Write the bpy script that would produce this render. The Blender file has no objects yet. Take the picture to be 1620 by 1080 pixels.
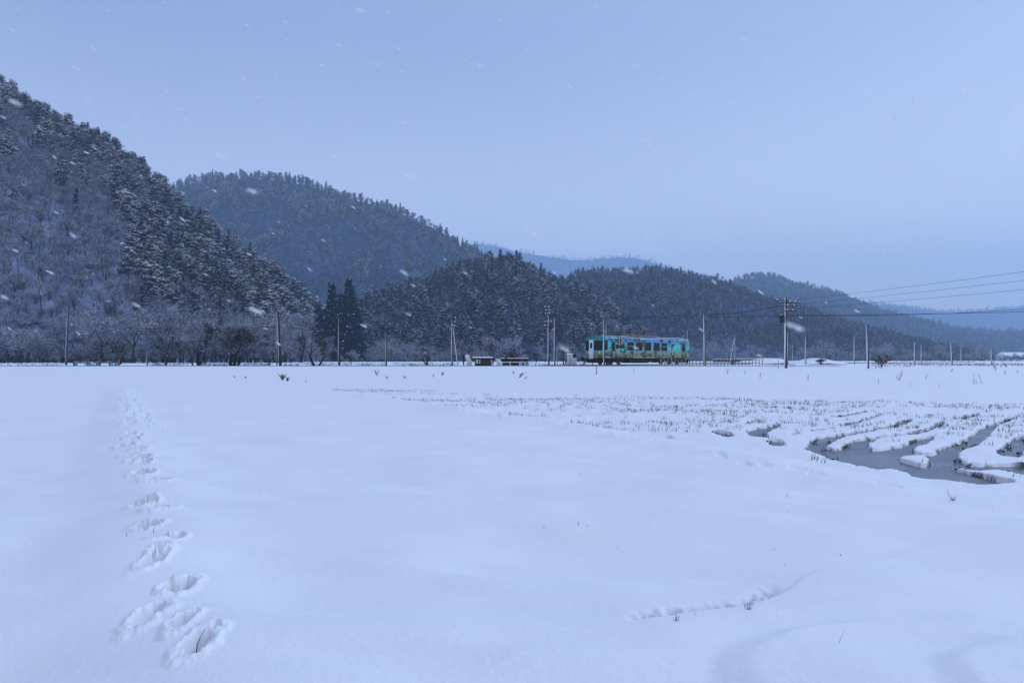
import bpy, math, random
import numpy as np
C = bpy.context
scene = C.scene
rng = np.random.default_rng(7)
random.seed(7)

# ------------------------------------------------------------------ camera
EYE = 1.6
HZ = 569.0            # horizon row in a 1620x1080 frame
F = 1080.0            # focal length in those pixels (24 mm on 36 mm)
cam = bpy.data.cameras.new("camera")
camo = bpy.data.objects.new("camera", cam)
scene.collection.objects.link(camo)
camo.location = (0, 0, EYE)
camo.rotation_euler = (math.radians(90), 0, 0)
cam.lens = 24; cam.sensor_width = 36; cam.sensor_fit = 'HORIZONTAL'
cam.shift_y = (HZ - 540) / 1620.0
cam.clip_start = 0.05; cam.clip_end = 15000
cam.dof.use_dof = True; cam.dof.focus_distance = 22; cam.dof.aperture_fstop = 7
scene.camera = camo

# ------------------------------------------------------------------ sky
world = bpy.data.worlds.new("World"); scene.world = world
world.use_nodes = True
nt = world.node_tree; nt.nodes.clear()
SUN_EL, SUN_AZ = math.radians(43), math.radians(62)      # sun behind the clouds, ahead and a little right
out = nt.nodes.new('ShaderNodeOutputWorld')
sky = nt.nodes.new('ShaderNodeTexSky'); sky.sky_type = 'NISHITA'; sky.sun_disc = False
sky.sun_elevation = SUN_EL; sky.sun_rotation = SUN_AZ
sky.dust_density = 4; sky.air_density = 1.0; sky.ozone_density = 3
b1 = nt.nodes.new('ShaderNodeBackground'); nt.links.new(sky.outputs[0], b1.inputs[0]); b1.inputs[1].default_value = 0.008
tc = nt.nodes.new('ShaderNodeTexCoord')
sep = nt.nodes.new('ShaderNodeSeparateXYZ'); nt.links.new(tc.outputs['Generated'], sep.inputs[0])
# overcast deck: brighter on the sun's side, duller overhead to the left
m1 = nt.nodes.new('ShaderNodeMath'); m1.operation = 'MULTIPLY_ADD'; m1.inputs[1].default_value = 0.62; m1.inputs[2].default_value = 0.62
nt.links.new(sep.outputs['X'], m1.inputs[0])
m2 = nt.nodes.new('ShaderNodeMath'); m2.operation = 'MULTIPLY_ADD'; m2.inputs[1].default_value = -0.75
nt.links.new(sep.outputs['Z'], m2.inputs[0]); nt.links.new(m1.outputs[0], m2.inputs[2])
nz = nt.nodes.new('ShaderNodeTexNoise'); nz.inputs['Scale'].default_value = 2.4; nz.inputs['Detail'].default_value = 4
nt.links.new(tc.outputs['Generated'], nz.inputs['Vector'])
m3 = nt.nodes.new('ShaderNodeMath'); m3.operation = 'MULTIPLY_ADD'; m3.inputs[1].default_value = 0.32
nt.links.new(nz.outputs[0], m3.inputs[0]); nt.links.new(m2.outputs[0], m3.inputs[2])
cr = nt.nodes.new('ShaderNodeValToRGB'); nt.links.new(m3.outputs[0], cr.inputs[0])
cr.color_ramp.elements[0].position = 0.15; cr.color_ramp.elements[0].color = (0.265, 0.315, 0.545, 1)
cr.color_ramp.elements[1].position = 0.95; cr.color_ramp.elements[1].color = (0.40, 0.51, 0.80, 1)
mh = nt.nodes.new('ShaderNodeMapRange'); mh.interpolation_type = 'SMOOTHSTEP'; mh.inputs[1].default_value = 0.45; mh.inputs[2].default_value = 0.0; mh.inputs[3].default_value = 0; mh.inputs[4].default_value = 1
nt.links.new(sep.outputs['Z'], mh.inputs[0])
mxh = nt.nodes.new('ShaderNodeMix'); mxh.data_type = 'RGBA'; mxh.blend_type = 'ADD'; nt.links.new(mh.outputs[0], mxh.inputs[0]); nt.links.new(cr.outputs[0], mxh.inputs[6]); mxh.inputs[7].default_value = (.62, .54, .34, 1)
b2 = nt.nodes.new('ShaderNodeBackground'); nt.links.new(mxh.outputs[2], b2.inputs[0]); b2.inputs[1].default_value = 1.0
ad = nt.nodes.new('ShaderNodeAddShader')
nt.links.new(b1.outputs[0], ad.inputs[0]); nt.links.new(b2.outputs[0], ad.inputs[1]); nt.links.new(ad.outputs[0], out.inputs[0])

sl = bpy.data.lights.new("sun", 'SUN'); sl.energy = 1.5; sl.angle = math.radians(12); sl.color = (0.62, 0.80, 1.0)
so = bpy.data.objects.new("sun", sl); scene.collection.objects.link(so)
so.rotation_euler = (math.radians(90) - SUN_EL, 0, -SUN_AZ + math.pi)   # light comes from +x, a little from +y

scene.view_settings.view_transform = 'Standard'; scene.view_settings.look = 'None'
scene.view_settings.exposure = 0.12; scene.view_settings.gamma = 1.0
scene.cycles.use_denoising = True
scene.cycles.volume_bounces = 4
scene.cycles.max_bounces = 8; scene.cycles.diffuse_bounces = 3
scene.cycles.volume_step_rate = 4

# ------------------------------------------------------------------ helpers
col = scene.collection
def tag(o, label=None, cat=None, group=None, kind=None):
    if label: o['label'] = label
    if cat: o['category'] = cat
    if group: o['group'] = group
    if kind: o['kind'] = kind
    return o
def empty(name, loc=(0, 0, 0), rz=0.0):
    o = bpy.data.objects.new(name, None); col.objects.link(o)
    o.location = loc; o.rotation_euler = (0, 0, rz); o.empty_display_size = 0.3
    return o
def link(name, me, parent=None, loc=(0, 0, 0)):
    o = bpy.data.objects.new(name, me); col.objects.link(o); o.location = loc
    if parent is not None: o.parent = parent
    return o

def np_mesh(name, V, Q=None, T=None, mats=(), qm=None, tm=None, smooth=False):
    V = np.asarray(V, dtype=np.float32).reshape(-1, 3)
    nq = 0 if Q is None else len(Q); ntr = 0 if T is None else len(T)
    me = bpy.data.meshes.new(name)
    me.vertices.add(len(V)); me.vertices.foreach_set('co', V.ravel())
    loops = []; starts = []; k = 0
    if nq: loops.append(np.asarray(Q, dtype=np.int32).ravel()); starts.append(np.arange(nq) * 4); k = nq * 4
    if ntr: loops.append(np.asarray(T, dtype=np.int32).ravel()); starts.append(k + np.arange(ntr) * 3)
    loops = np.concatenate(loops); starts = np.concatenate(starts).astype(np.int32)
    me.loops.add(len(loops)); me.loops.foreach_set('vertex_index', loops)
    me.polygons.add(nq + ntr); me.polygons.foreach_set('loop_start', starts)
    mi = np.zeros(nq + ntr, dtype=np.int32)
    if qm is not None and nq: mi[:nq] = qm
    if tm is not None and ntr: mi[nq:] = tm
    for m in mats: me.materials.append(m)
    me.polygons.foreach_set('material_index', mi)
    me.polygons.foreach_set('use_smooth', np.full(nq + ntr, smooth, dtype=bool))
    me.update(calc_edges=True); me.validate()
    return me

class MB:
    """collects boxes and tubes, builds ONE mesh"""
    def __init__(s): s.V = []; s.Q = []; s.T = []; s.qm = []; s.tm = []; s.n = 0
    def add(s, V, Q=None, T=None, m=0):
        V = np.asarray(V, float).reshape(-1, 3); s.V.append(V)
        if Q is not None and len(Q): s.Q.append(np.asarray(Q) + s.n); s.qm += [m] * len(Q)
        if T is not None and len(T): s.T.append(np.asarray(T) + s.n); s.tm += [m] * len(T)
        s.n += len(V)
    def box(s, x0, x1, y0, y1, z0, z1, m=0, R=None, o=(0, 0, 0)):
        V = np.array([[x, y, z] for z in (z0, z1) for (x, y) in ((x0, y0), (x1, y0), (x1, y1), (x0, y1))], float)
        if R is not None: V = V @ np.asarray(R).T
        s.add(V + np.asarray(o), [[3, 2, 1, 0], [4, 5, 6, 7], [0, 1, 5, 4], [1, 2, 6, 5], [2, 3, 7, 6], [3, 0, 4, 7]], m=m)
    def tube(s, P, r, n=6, m=0, caps=True):
        P = np.asarray(P, float); k = len(P); r = np.broadcast_to(np.asarray(r, float), (k,))
        T = np.gradient(P, axis=0); T /= np.linalg.norm(T, axis=1)[:, None] + 1e-9
        ref = np.array([0, 0, 1.0]) if abs(T[:, 2]).mean() < 0.8 else np.array([1.0, 0, 0])
        A = np.cross(T, ref); A /= np.linalg.norm(A, axis=1)[:, None] + 1e-9
        B = np.cross(T, A)
        a = np.arange(n) * 2 * math.pi / n
        V = P[:, None] + r[:, None, None] * (A[:, None] * np.cos(a)[None, :, None] + B[:, None] * np.sin(a)[None, :, None])
        Q = []
        for i in range(k - 1):
            for j in range(n):
                Q.append([i * n + j, i * n + (j + 1) % n, (i + 1) * n + (j + 1) % n, (i + 1) * n + j])
        T3 = []
        if caps:
            for j in range(1, n - 1): T3.append([0, j + 1, j]); T3.append([(k - 1) * n, (k - 1) * n + j, (k - 1) * n + j + 1])
        s.add(V.reshape(-1, 3), Q, T3, m)
    def data(s):
        V = np.concatenate(s.V); Q = np.concatenate(s.Q) if s.Q else None; T = np.concatenate(s.T) if s.T else None
        return V, Q, T, s.qm, s.tm
    def mesh(s, name, mats, smooth=False):
        V, Q, T, qm, tm = s.data(); return np_mesh(name, V, Q, T, mats, qm, tm, smooth)
    def build(s, name, mats, parent=None, loc=(0, 0, 0), smooth=False):
        if not isinstance(mats, (list, tuple)): mats = [mats]
        return link(name, s.mesh(name, mats, smooth), parent, loc)

# ---- value noise
def _h(ix, iy, seed):
    n = (ix.astype(np.int64) * 374761393 + iy.astype(np.int64) * 668265263 + seed * 974634777) & 0xffffffff
    n = ((n ^ (n >> 13)) * 1274126177) & 0xffffffff
    n = n ^ (n >> 16)
    return (n & 0xffffff) / float(0xffffff)
def vnoise(x, y, seed=0):
    ix = np.floor(x); iy = np.floor(y); fx = x - ix; fy = y - iy
    fx = fx * fx * (3 - 2 * fx); fy = fy * fy * (3 - 2 * fy)
    a = _h(ix, iy, seed); b = _h(ix + 1, iy, seed); c = _h(ix, iy + 1, seed); d = _h(ix + 1, iy + 1, seed)
    return (a + (b - a) * fx) * (1 - fy) + (c + (d - c) * fx) * fy
def fbm(x, y, o=4, seed=0):
    s = 0; a = 0.5; t = 0
    for i in range(o): s = s + a * (vnoise(x, y, seed + i * 17) * 2 - 1); t += a; a *= 0.5; x = x * 2.03 + 11.3; y = y * 2.03 + 5.7
    return s / t
def sstep(a, b, x):
    t = np.clip((x - a) / (b - a), 0, 1); return t * t * (3 - 2 * t)

# ------------------------------------------------------------------ materials
def mat(name, base=(0.5, 0.5, 0.5), rough=0.8, spec=0.3, var=0.0, scale=5.0, metallic=0.0):
    m = bpy.data.materials.new(name); m.use_nodes = True
    n = m.node_tree; p = n.nodes['Principled BSDF']
    p.inputs['Base Color'].default_value = (*base, 1); p.inputs['Roughness'].default_value = rough
    p.inputs['Specular IOR Level'].default_value = spec; p.inputs['Metallic'].default_value = metallic
    if var > 0:
        tcn = n.nodes.new('ShaderNodeTexCoord'); z = n.nodes.new('ShaderNodeTexNoise'); z.inputs['Scale'].default_value = scale; z.inputs['Detail'].default_value = 5
        n.links.new(tcn.outputs['Object'], z.inputs['Vector'])
        mr = n.nodes.new('ShaderNodeMapRange'); mr.inputs[1].default_value = 0.3; mr.inputs[2].default_value = 0.7
        mr.inputs[3].default_value = 1 - var; mr.inputs[4].default_value = 1 + var; n.links.new(z.outputs[0], mr.inputs[0])
        vm = n.nodes.new('ShaderNodeVectorMath'); vm.operation = 'SCALE'; vm.inputs[0].default_value = base; n.links.new(mr.outputs[0], vm.inputs['Scale'])
        n.links.new(vm.outputs[0], p.inputs['Base Color'])
    return m
SNOWC = (0.86, 0.87, 0.88)
def snowy(name, base, dirv=(0, 0, 1), lo=0.2, hi=0.5, rough=0.85, nscale=6.0, namp=0.5, var=0.35):
    """base material carrying real snow on faces that look towards dirv, broken up by noise"""
    m = mat(name, base, rough, 0.2, var, nscale * 2)
    n = m.node_tree; p = n.nodes['Principled BSDF']
    src = p.inputs['Base Color'].links[0].from_socket if p.inputs['Base Color'].links else None
    g = n.nodes.new('ShaderNodeNewGeometry'); d = n.nodes.new('ShaderNodeVectorMath'); d.operation = 'DOT_PRODUCT'
    L = math.sqrt(sum(c * c for c in dirv)); d.inputs[1].default_value = tuple(c / L for c in dirv); n.links.new(g.outputs['Normal'], d.inputs[0])
    tcn = n.nodes.new('ShaderNodeTexCoord'); z = n.nodes.new('ShaderNodeTexNoise'); z.inputs['Scale'].default_value = nscale; z.inputs['Detail'].default_value = 3
    n.links.new(tcn.outputs['Object'], z.inputs['Vector'])
    a = n.nodes.new('ShaderNodeMath'); a.operation = 'MULTIPLY_ADD'; a.inputs[1].default_value = namp; n.links.new(z.outputs[0], a.inputs[0]); n.links.new(d.outputs['Value'], a.inputs[2])
    b = n.nodes.new('ShaderNodeMapRange'); b.inputs[1].default_value = lo + namp / 2; b.inputs[2].default_value = hi + namp / 2; n.links.new(a.outputs[0], b.inputs[0])
    mx = n.nodes.new('ShaderNodeMix'); mx.data_type = 'RGBA'; n.links.new(b.outputs[0], mx.inputs[0])
    if src: n.links.new(src, mx.inputs[6])
    else: mx.inputs[6].default_value = (*base, 1)
    mx.inputs[7].default_value = (*SNOWC, 1); n.links.new(mx.outputs[2], p.inputs['Base Color'])
    return m

M = {}
M['snow'] = mat('snow', SNOWC, 0.75, 0.25)
def bump(m, scale, strength, dist=0.01, detail=4):
    n = m.node_tree; p = n.nodes['Principled BSDF']
    tcn = n.nodes.new('ShaderNodeTexCoord'); z = n.nodes.new('ShaderNodeTexNoise'); z.inputs['Scale'].default_value = scale; z.inputs['Detail'].default_value = detail
    n.links.new(tcn.outputs['Object'], z.inputs['Vector'])
    b = n.nodes.new('ShaderNodeBump'); b.inputs['Strength'].default_value = strength; b.inputs['Distance'].default_value = dist
    n.links.new(z.outputs[0], b.inputs['Height']); n.links.new(b.outputs[0], p.inputs['Normal'])
M['ground'] = mat('snow_field', (0.86, 0.87, 0.885), 0.7, 0.25)
bump(M['ground'], 90, 0.35, 0.010, 8)
M['water'] = mat('meltwater', (0.07, 0.09, 0.12), 0.12, 0.5)
M['bark'] = snowy('snowy_bark', (0.014, 0.012, 0.015), (-0.35, 0.0, 1.0), 0.62, 0.85, nscale=3)
M['twig'] = snowy('snowy_twig', (0.016, 0.013, 0.018), (-0.3, -0.1, 1.0), 0.62, 0.95, nscale=2, namp=0.8)
M['frost_twig'] = snowy('frosted_twig', (0.055, 0.065, 0.115), (-0.2, -0.1, 1.0), -0.1, 0.85, nscale=0.6, namp=1.0)
M['dark_twig'] = snowy('dusted_twig', (0.011, 0.018, 0.044), (-0.2, -0.1, 1.0), 0.4, 1.25, nscale=0.6, namp=1.0)
M['needle'] = mat('needles', (0.004, 0.012, 0.034), 0.8, 0.1, 0.5, 1.2)
M['needle_snow'] = mat('snow_on_needles', (0.90, 0.91, 0.93), 0.8, 0.1)
M['straw'] = mat('straw', (0.15, 0.12, 0.10), 0.9, 0.1, 0.5, 8)
M['weed'] = mat('dry_weed', (0.075, 0.05, 0.045), 0.9, 0.1, 0.5, 8)
M['pole'] = snowy('snow_plastered_pole', (0.03, 0.032, 0.04), (-1.0, -0.15, 0.0), 0.5, 0.65, nscale=1.5, namp=0.25)
M['pole_far'] = snowy('grey_concrete_pole', (0.06, 0.065, 0.08), (-1.0, -0.15, 0.0), 0.35, 0.6, nscale=1.5, namp=0.3)
M['wire'] = mat('wire', (0.02, 0.02, 0.025), 0.7, 0.2)
M['iron'] = snowy('dark_iron', (0.04, 0.04, 0.045), (0, 0, 1), 0.5, 0.7, nscale=4)
M['porcelain'] = mat('porcelain', (0.7, 0.72, 0.75), 0.3, 0.5)

# ------------------------------------------------------------------ ground height
def unproj(px, py, z):
    Y = F * (EYE - z) / (py - HZ); return (px - 810.0) / F * Y, Y
def smooth_poly(pts, n=3):
    P = np.array(pts, float)
    for _ in range(n - 1):   # Chaikin
        Qn = np.roll(P, -1, axis=0); P = np.stack([P * .75 + Qn * .25, P * .25 + Qn * .75], 1).reshape(-1, 2)
    return P
def z7(pts):   # traced outline -> ground plane
    out = []
    for (a, b) in pts: out.append(unproj(1100 + a * 0.321, 600 + b * 0.321, WZ))
    return np.array(out)
WZ = -0.10
WATER = [
 [(568,345),(578,318),(600,300),(650,290),(720,283),(800,268),(880,250),(960,235),(1005,222),(1035,205),(1056,207),(1045,221),(1000,235),(930,252),(850,266),(770,280),(700,302),(652,322),(630,338),
  (640,350),(665,359),(708,362),(742,347),(770,325),(820,308),(900,296),(950,284),(1040,275),(1120,262),(1178,244),(1192,222),(1203,212),(1218,220),(1207,236),(1190,250),(1130,267),(1050,283),(960,292),(890,300),(858,313),
  (836,338),(846,352),(875,360),(950,355),(1030,338),(1090,312),(1164,291),(1150,314),(1110,335),(1060,350),(1050,364),(1090,377),(1150,383),(1202,378),(1214,350),(1240,345),(1300,330),(1350,305),(1390,270),(1430,245),(1480,225),(1540,203),(1562,196),
  (1545,208),(1500,226),(1462,246),(1435,280),(1410,310),(1380,335),(1330,356),(1290,366),(1270,385),(1288,418),(1312,434),(1450,436),(1620,434),(1800,420),(1900,440),(1900,500),(1800,495),(1620,484),(1560,466),(1440,458),(1380,462),(1300,449),(1250,449),(1290,462),(1400,490),(1490,514),(1560,525),(1500,531),(1400,535),(1290,522),(1180,505),(1100,502),(1078,485),(1030,464),(960,456),(892,456),(870,443),(770,436),(680,410),(600,375),(560,368)],
 [(1495,372),(1540,345),(1575,312),(1625,285),(1690,255),(1780,235),(1790,250),(1690,300),(1640,335),(1600,362),(1590,392),(1535,392)],
 [(1650,395),(1700,345),(1790,300),(1880,270),(1890,290),(1800,330),(1740,380),(1720,408)],
 [(250,262),(330,247),(400,233),(412,238),(355,262),(330,277),(348,294),(300,292),(272,277)],
 [(358,312),(400,311),(422,325),(410,341),(385,340)],
 [(84,262),(130,268),(190,288),(150,292),(95,275)],
 [(462,278),(508,273),(490,283)],
 [(700,236),(800,216),(880,190),(915,180),(865,200),(790,224),(705,241)],
 [(668,191),(830,164),(835,169),(700,195)],
 [(1298,202),(1340,186),(1385,176),(1392,182),(1345,194),(1308,207)],
 [(1128,181),(1165,185),(1160,190)],
 [(228,226),(300,210),(306,216),(240,231)],
 [(690,250),(560,262),(600,255)],
]
ISLES = [[(968,401),(1060,386),(1142,383),(1176,415),(1170,436),(1120,440),(1050,427)], [(1174,440),(1200,436),(1212,445),(1190,451)]]
WATER = [smooth_poly(z7(p), 2) for p in WATER]; ISLES = [smooth_poly(z7(p), 2) for p in ISLES]
def sdf(poly, x, y):
    """signed distance, positive inside"""
    d = np.full(x.shape, 1e9); ins = np.zeros(x.shape, bool)
    n = len(poly)
    for i in range(n):
        ax, ay = poly[i]; bx, by = poly[(i + 1) % n]
        ex, ey = bx - ax, by - ay
        t = np.clip(((x - ax) * ex + (y - ay) * ey) / (ex * ex + ey * ey + 1e-12), 0, 1)
        d = np.minimum(d, (x - ax - t * ex) ** 2 + (y - ay - t * ey) ** 2)
        c = ((ay > y) != (by > y)); 
        if ey != 0: ins ^= c & (x < ex * (y - ay) / ey + ax)
    d = np.sqrt(d); return np.where(ins, d, -d)
def water_sd(x, y):
    s = np.full(x.shape, -9.0)
    for p in WATER: s = np.maximum(s, sdf(p, x, y))
    for p in ISLES: s = np.minimum(s, -sdf(p, x, y))
    return s

def fp(px, py, z=0.0): return unproj(px, py, z)
# footprints: pit centre (photo), half width m, half length m
STEPS = []
for (a, b, w, l) in [(480,1015,.13,.17),(425,930,.10,.14),(305,890,.13,.2),(425,760,.12,.16),(375,770,.09,.12),(318,690,.11,.19),(345,655,.09,.12),(398,600,.10,.13),(345,610,.10,.12),
                     (290,556,.12,.13),(352,492,.14,.17),(275,460,.10,.13),(305,455,.08,.1),(335,405,.15,.15),(275,375,.14,.14),(290,345,.1,.13),(262,335,.12,.14),(285,312,.12,.14),(240,298,.13,.15),(270,280,.12,.15),(222,268,.13,.16),(250,245,.12,.16),(203,240,.13,.17),(235,215,.13,.2),(265,218,.1,.15)]:
    x, y = fp(100 + a * .4444, 600 + b * .4444, -0.0); STEPS.append((x, y, w * (.5 if y < 6 else .8), l * .85, 0.14 if y < 6 else .19))
yy = 15.5
k = 0
while yy < 42:
    sx = 0.22 if k % 2 else -0.22
    STEPS.append((0.62 - 0.585 * yy + sx + random.uniform(-.10, .10), yy, .11, .17, .12 * (1 - yy / 70))); yy += random.uniform(.3, .5); k += 1
for (a, b, w, l) in [(1180,735,.12,.2),(1210,737,.12,.18),(1263,742,.14,.22),(1290,748,.14,.2),(1316,757,.14,.2),(1350,768,.14,.2),(1386,776,.14,.2),(1410,778,.12,.2),(1430,772,.12,.2),(1140,722,.1,.2)]:
    x, y = fp(a, b); STEPS.append((x, y, w * .8, l, 0.035))

CREASE = np.array([fp(*p) for p in [(930,990),(1000,990),(1060,982),(1110,972),(1150,962),(1190,955),(1235,935),(1300,903),(1345,892)]])
DRIFT1 = np.array([fp(*p) for p in [(1128,1055),(1140,1030),(1175,1010),(1225,998),(1300,985),(1380,960)]])
DRIFT2 = np.array([fp(*p) for p in [(1330,1085),(1380,1060),(1420,1045),(1445,1022),(1475,1025),(1530,1050)]])
def pl(P, x, y):
    """distance to a polyline, side (+ = left of travel), position along it 0..1"""
    best = np.full(x.shape, 1e9); side = np.zeros(x.shape); pos = np.zeros(x.shape); n = len(P) - 1
    for i in range(n):
        ax, ay = P[i]; ex, ey = P[i + 1] - P[i]
        t = np.clip(((x - ax) * ex + (y - ay) * ey) / (ex * ex + ey * ey), 0, 1)
        dx = x - ax - t * ex; dy = y - ay - t * ey; d = np.hypot(dx, dy); w = d < best
        best = np.where(w, d, best); side = np.where(w, np.sign(ex * dy - ey * dx), side); pos = np.where(w, (i + t) / n, pos)
    return best, side, pos

def height(x, y, fine=True):
    x = np.asarray(x, float); y = np.asarray(y, float)
    yc = np.maximum(y, 0.5)
    px = 810 + F * x / yc
    h = 0.09 * fbm(x / 5.5, y / 5.5, 3, 3) * sstep(60, 25, y) + 0.12 * fbm(x / 2.3 + 3 + .12 * y, y / 1.2, 2, 5) * sstep(45, 15, y) + .05 * fbm(x / 1.0 + 3 + .2 * y, y / .5, 2, 7) * sstep(22, 9, y)
    # embankment that carries the road and the railway
    a = sstep(900, 1450, px)
    y0 = 50 + (36 - 50) * a; y1 = 74.6 + (84 - 74.6) * a
    s = np.clip((y - y0) / (y1 - y0), 0, 1)
    h = h + 0.9 * (s * s * (3 - 2 * s) * .35 + .65 * s ** 1.2)
    h = h + 0.05 * fbm(x / 14, y / 9, 3, 9) * sstep(30, 50, y) * sstep(900, 120, y) * (1 - sstep(68, 75, y) * (1 - sstep(77, 95, y)))
    # dike with the footprints
    c = (x + 0.585 * y - 0.50) / 1.158
    fade = sstep(48, 30, y)
    h = h + fade * (0.09 * np.exp(-(c / 0.55) ** 2) - 0.018 * np.exp(-((c + 1.0) / 0.35) ** 2) - 0.05 * sstep(-.4, -1.6, c))
    # dike between the smooth field and the stubble paddy
    ux, uy = 18.15, -32.2; L = math.hypot(ux, uy); ux /= L; uy /= L
    e = -( (x + 12.3) * uy - (y - 40) * ux) # + = paddy side (right)
    al = (x + 12.3) * ux + (y - 40) * uy
    band = sstep(-6, 2, al) * sstep(56, 44, al)
    h = h + band * (0.05 * np.exp(-((e - .1) / 0.5) ** 2) - 0.02 * np.exp(-((e - 1.2) / 0.6) ** 2))
    far = 40 - (x + 12.3) * 0.56 + np.maximum(x - 6, 0) * .1
    inp = sstep(0.3, 1.2, e) * sstep(far + .3, far - 1.2, y) * sstep(-3, 1, al)
    h = h + band * (.07 * np.abs(fbm(x / .28, y / .22, 3, 25)) * np.exp(-((e - .2) / .45) ** 2)) * sstep(34, 20, y)
    if not fine: return h - 0.05 * inp
    h = h - inp * (0.05 - 0.085 * np.abs(fbm(x / .5, y / .4, 3, 21)) - 0.10 * np.maximum(0, fbm(x / 1.5 + y * .2, y / .6, 3, 27)))
    h = h + 0.008 * fbm(x / .22, y / .22, 3, 31) * sstep(24, 6, y) * sstep(.2, .6, e + .5)
    # wind ripples
    h = h + 0.009 * np.sin((y * 2.6 + x * .5 + 2.5 * fbm(x / 3, y / 2, 3, 41)) * 1.4) * sstep(1, 4, y) * sstep(30, 12, y) * (1 - inp)
    # small crumbs on the fresh snow
    h = h + 0.002 * fbm(x / .035, y / .035, 3, 51) * sstep(10, 3, y) + .006 * np.maximum(0, fbm(x / .12, y / .12, 3, 53) - .25) * sstep(14, 4, y)
    # crease with twigs, two drifts
    m = (np.abs(x - 1) < 6) & (y < 12)
    if m.any():
        xm, ym = x[m], y[m]
        yc_ = np.interp(xm, CREASE[:, 0], CREASE[:, 1]) + (xm > CREASE[-1, 0]) * (xm - CREASE[-1, 0]) * .5
        w = sstep(.68, 1.02, xm) * sstep(2.0, 1.55, xm); wl = sstep(-.6, .9, xm) * sstep(4.2, 2.4, xm)
        q = ym - yc_ + .02 * fbm(xm / .2, ym / .2, 3, 61)
        hm = wl * .03 * np.exp(-(np.minimum(q, 0) / .45) ** 2) * (q < 0) + wl * .03 * sstep(.12, -.0, q) * (q >= 0)
        hm -= w * .22 * sstep(-.01, .05, q) * sstep(.36, .12, q) * (.7 + .9 * fbm(xm / .07, ym / .07, 2, 63))
        q = 1 - np.hypot((xm - 2.6) / 1.6, (ym - 3.3) / .95) + .03 * fbm(xm / .5, ym / .5, 2, 65)
        hm += .075 * sstep(-.02, .16, q) * sstep(2.6, 1.7, xm)
        q = 1 - np.hypot((xm - 2.95) / .95, (ym - 3.05) / .85) + .03 * fbm(xm / .4, ym / .4, 2, 67)
        hm += .06 * sstep(-.02, .2, q) * sstep(3.4, 2.5, xm)
        h[m] += hm
    # broad foreground swells
    h = h + 0.05 * np.exp(-(((x - 2.2) / 1.2) ** 2 + ((y - 3.6) / .6) ** 2)) - 0.06 * np.exp(-(((x - 0.2) / 1.6) ** 2 + ((y - 5.6) / .9) ** 2)) \
          + 0.04 * np.exp(-(((x + 0.9) / 1.2) ** 2 + ((y - 6.6) / .8) ** 2)) + 0.05 * np.exp(-(((x - 3.6) / 1.6) ** 2 + ((y - 6.6) / .8) ** 2))
    for (fx, fy, w, l, dep) in STEPS:
        m = (np.abs(x - fx) < .6) & (np.abs(y - fy) < .75)
        if not m.any(): continue
        xm, ym = x[m] - fx, y[m] - fy
        d = np.hypot(xm / w, ym / l) + .55 * fbm(x[m] / .07, y[m] / .07, 3, 71) 
        pit = sstep(1.2, .65, d)
        crumb = np.abs(fbm(x[m] / .05, y[m] / .05, 3, 81))
        h[m] += -.85 * dep * pit + .028 * crumb * sstep(2.3, .9, d) * (dep / .12) + .014 * np.exp(-((d - 1.5) / .35) ** 2) * (dep / .12)
    # meltwater channels
    m = (x > 1) & (x < 24) & (y > 6.5) & (y < 34)
    if m.any():
        xm, ym = x[m], y[m]
        sd_ = water_sd(xm, ym) + .025 + .045 * fbm(xm / .35, ym / .3, 2, 91) + .03 * fbm(xm / .12, ym / .10, 2, 95)
        flat_ = sstep(-2.2, -.35, sd_)
        hm = h[m] * (1 - flat_) + (-.035 + .03 * fbm(xm / .45, ym / .35, 3, 99)) * flat_
        hm = np.maximum(hm, WZ + .03)
        puff = .008 * np.exp(-((sd_ + .22) / .16) ** 2) * (.6 + .8 * fbm(xm / .5, ym / .5, 2, 97))
        hm = hm + puff
        k_ = sstep(-.05, .05, sd_)
        h[m] = hm * (1 - k_) + (-.42) * k_
    return h
def gz(x, y):
    return float(height(np.array([float(x)]), np.array([float(y)]))[0])

# one sheet, denser where the camera sees it finer
ys = [-30, -15, -8, -4, -2, -1, 0, .6, 1.1, 1.5, 1.8, 2.1]
s_ = 1.6 * 683 / 2.2
while True:
    Yn = 1.6 * 683 / s_
    if Yn - ys[-1] > .28 and Yn > 12: break
    ys.append(Yn); s_ -= .85
while ys[-1] < 115: ys.append(ys[-1] + .28 + max(0, ys[-1] - 80) * .03)
while ys[-1] < 5200: ys.append(ys[-1] * 1.06)
ys = np.array(ys)
u = np.concatenate([-1.0 - np.linspace(1, 0, 26)[:-1] ** 1 , np.linspace(-1, 1, 1100), 1.0 + np.linspace(0, 1, 26)[1:]])
YY, UU = np.meshgrid(ys, u, indexing='ij')
Ye = np.maximum(YY, 1.5)
tmax = np.minimum(12.0, 5500 / Ye)
UC = np.clip(UU, -1, 1) * .82; ex = np.maximum(np.abs(UU) - 1, 0)
XX = Ye * (UC + np.sign(UU) * (ex ** 2.2) * (tmax - .82))
ZZ = height(XX.ravel(), YY.ravel())
nr, nc = XX.shape
idx = np.arange(nr * nc).reshape(nr, nc)
Q = np.stack([idx[:-1, :-1], idx[:-1, 1:], idx[1:, 1:], idx[1:, :-1]], -1).reshape(-1, 4)
soil = np.zeros(ZZ.shape, np.float32); _x, _y = XX.ravel(), YY.ravel(); _m = (_x > 1) & (_x < 24) & (_y > 6.5) & (_y < 34)
_s = water_sd(_x[_m], _y[_m]); _n = fbm(_x[_m] / .16, _y[_m] / .16, 3, 171)
soil[_m] = sstep(-.10, -.04, _s) * sstep(.05 , .35, _n + .22 * (ZZ[_m] < -.04)) * (ZZ[_m] < -.01)
g = link('ground', np_mesh('ground', np.stack([XX.ravel(), YY.ravel(), ZZ], -1), Q, mats=[M['ground']], smooth=True)); tag(g, kind='structure')
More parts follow.
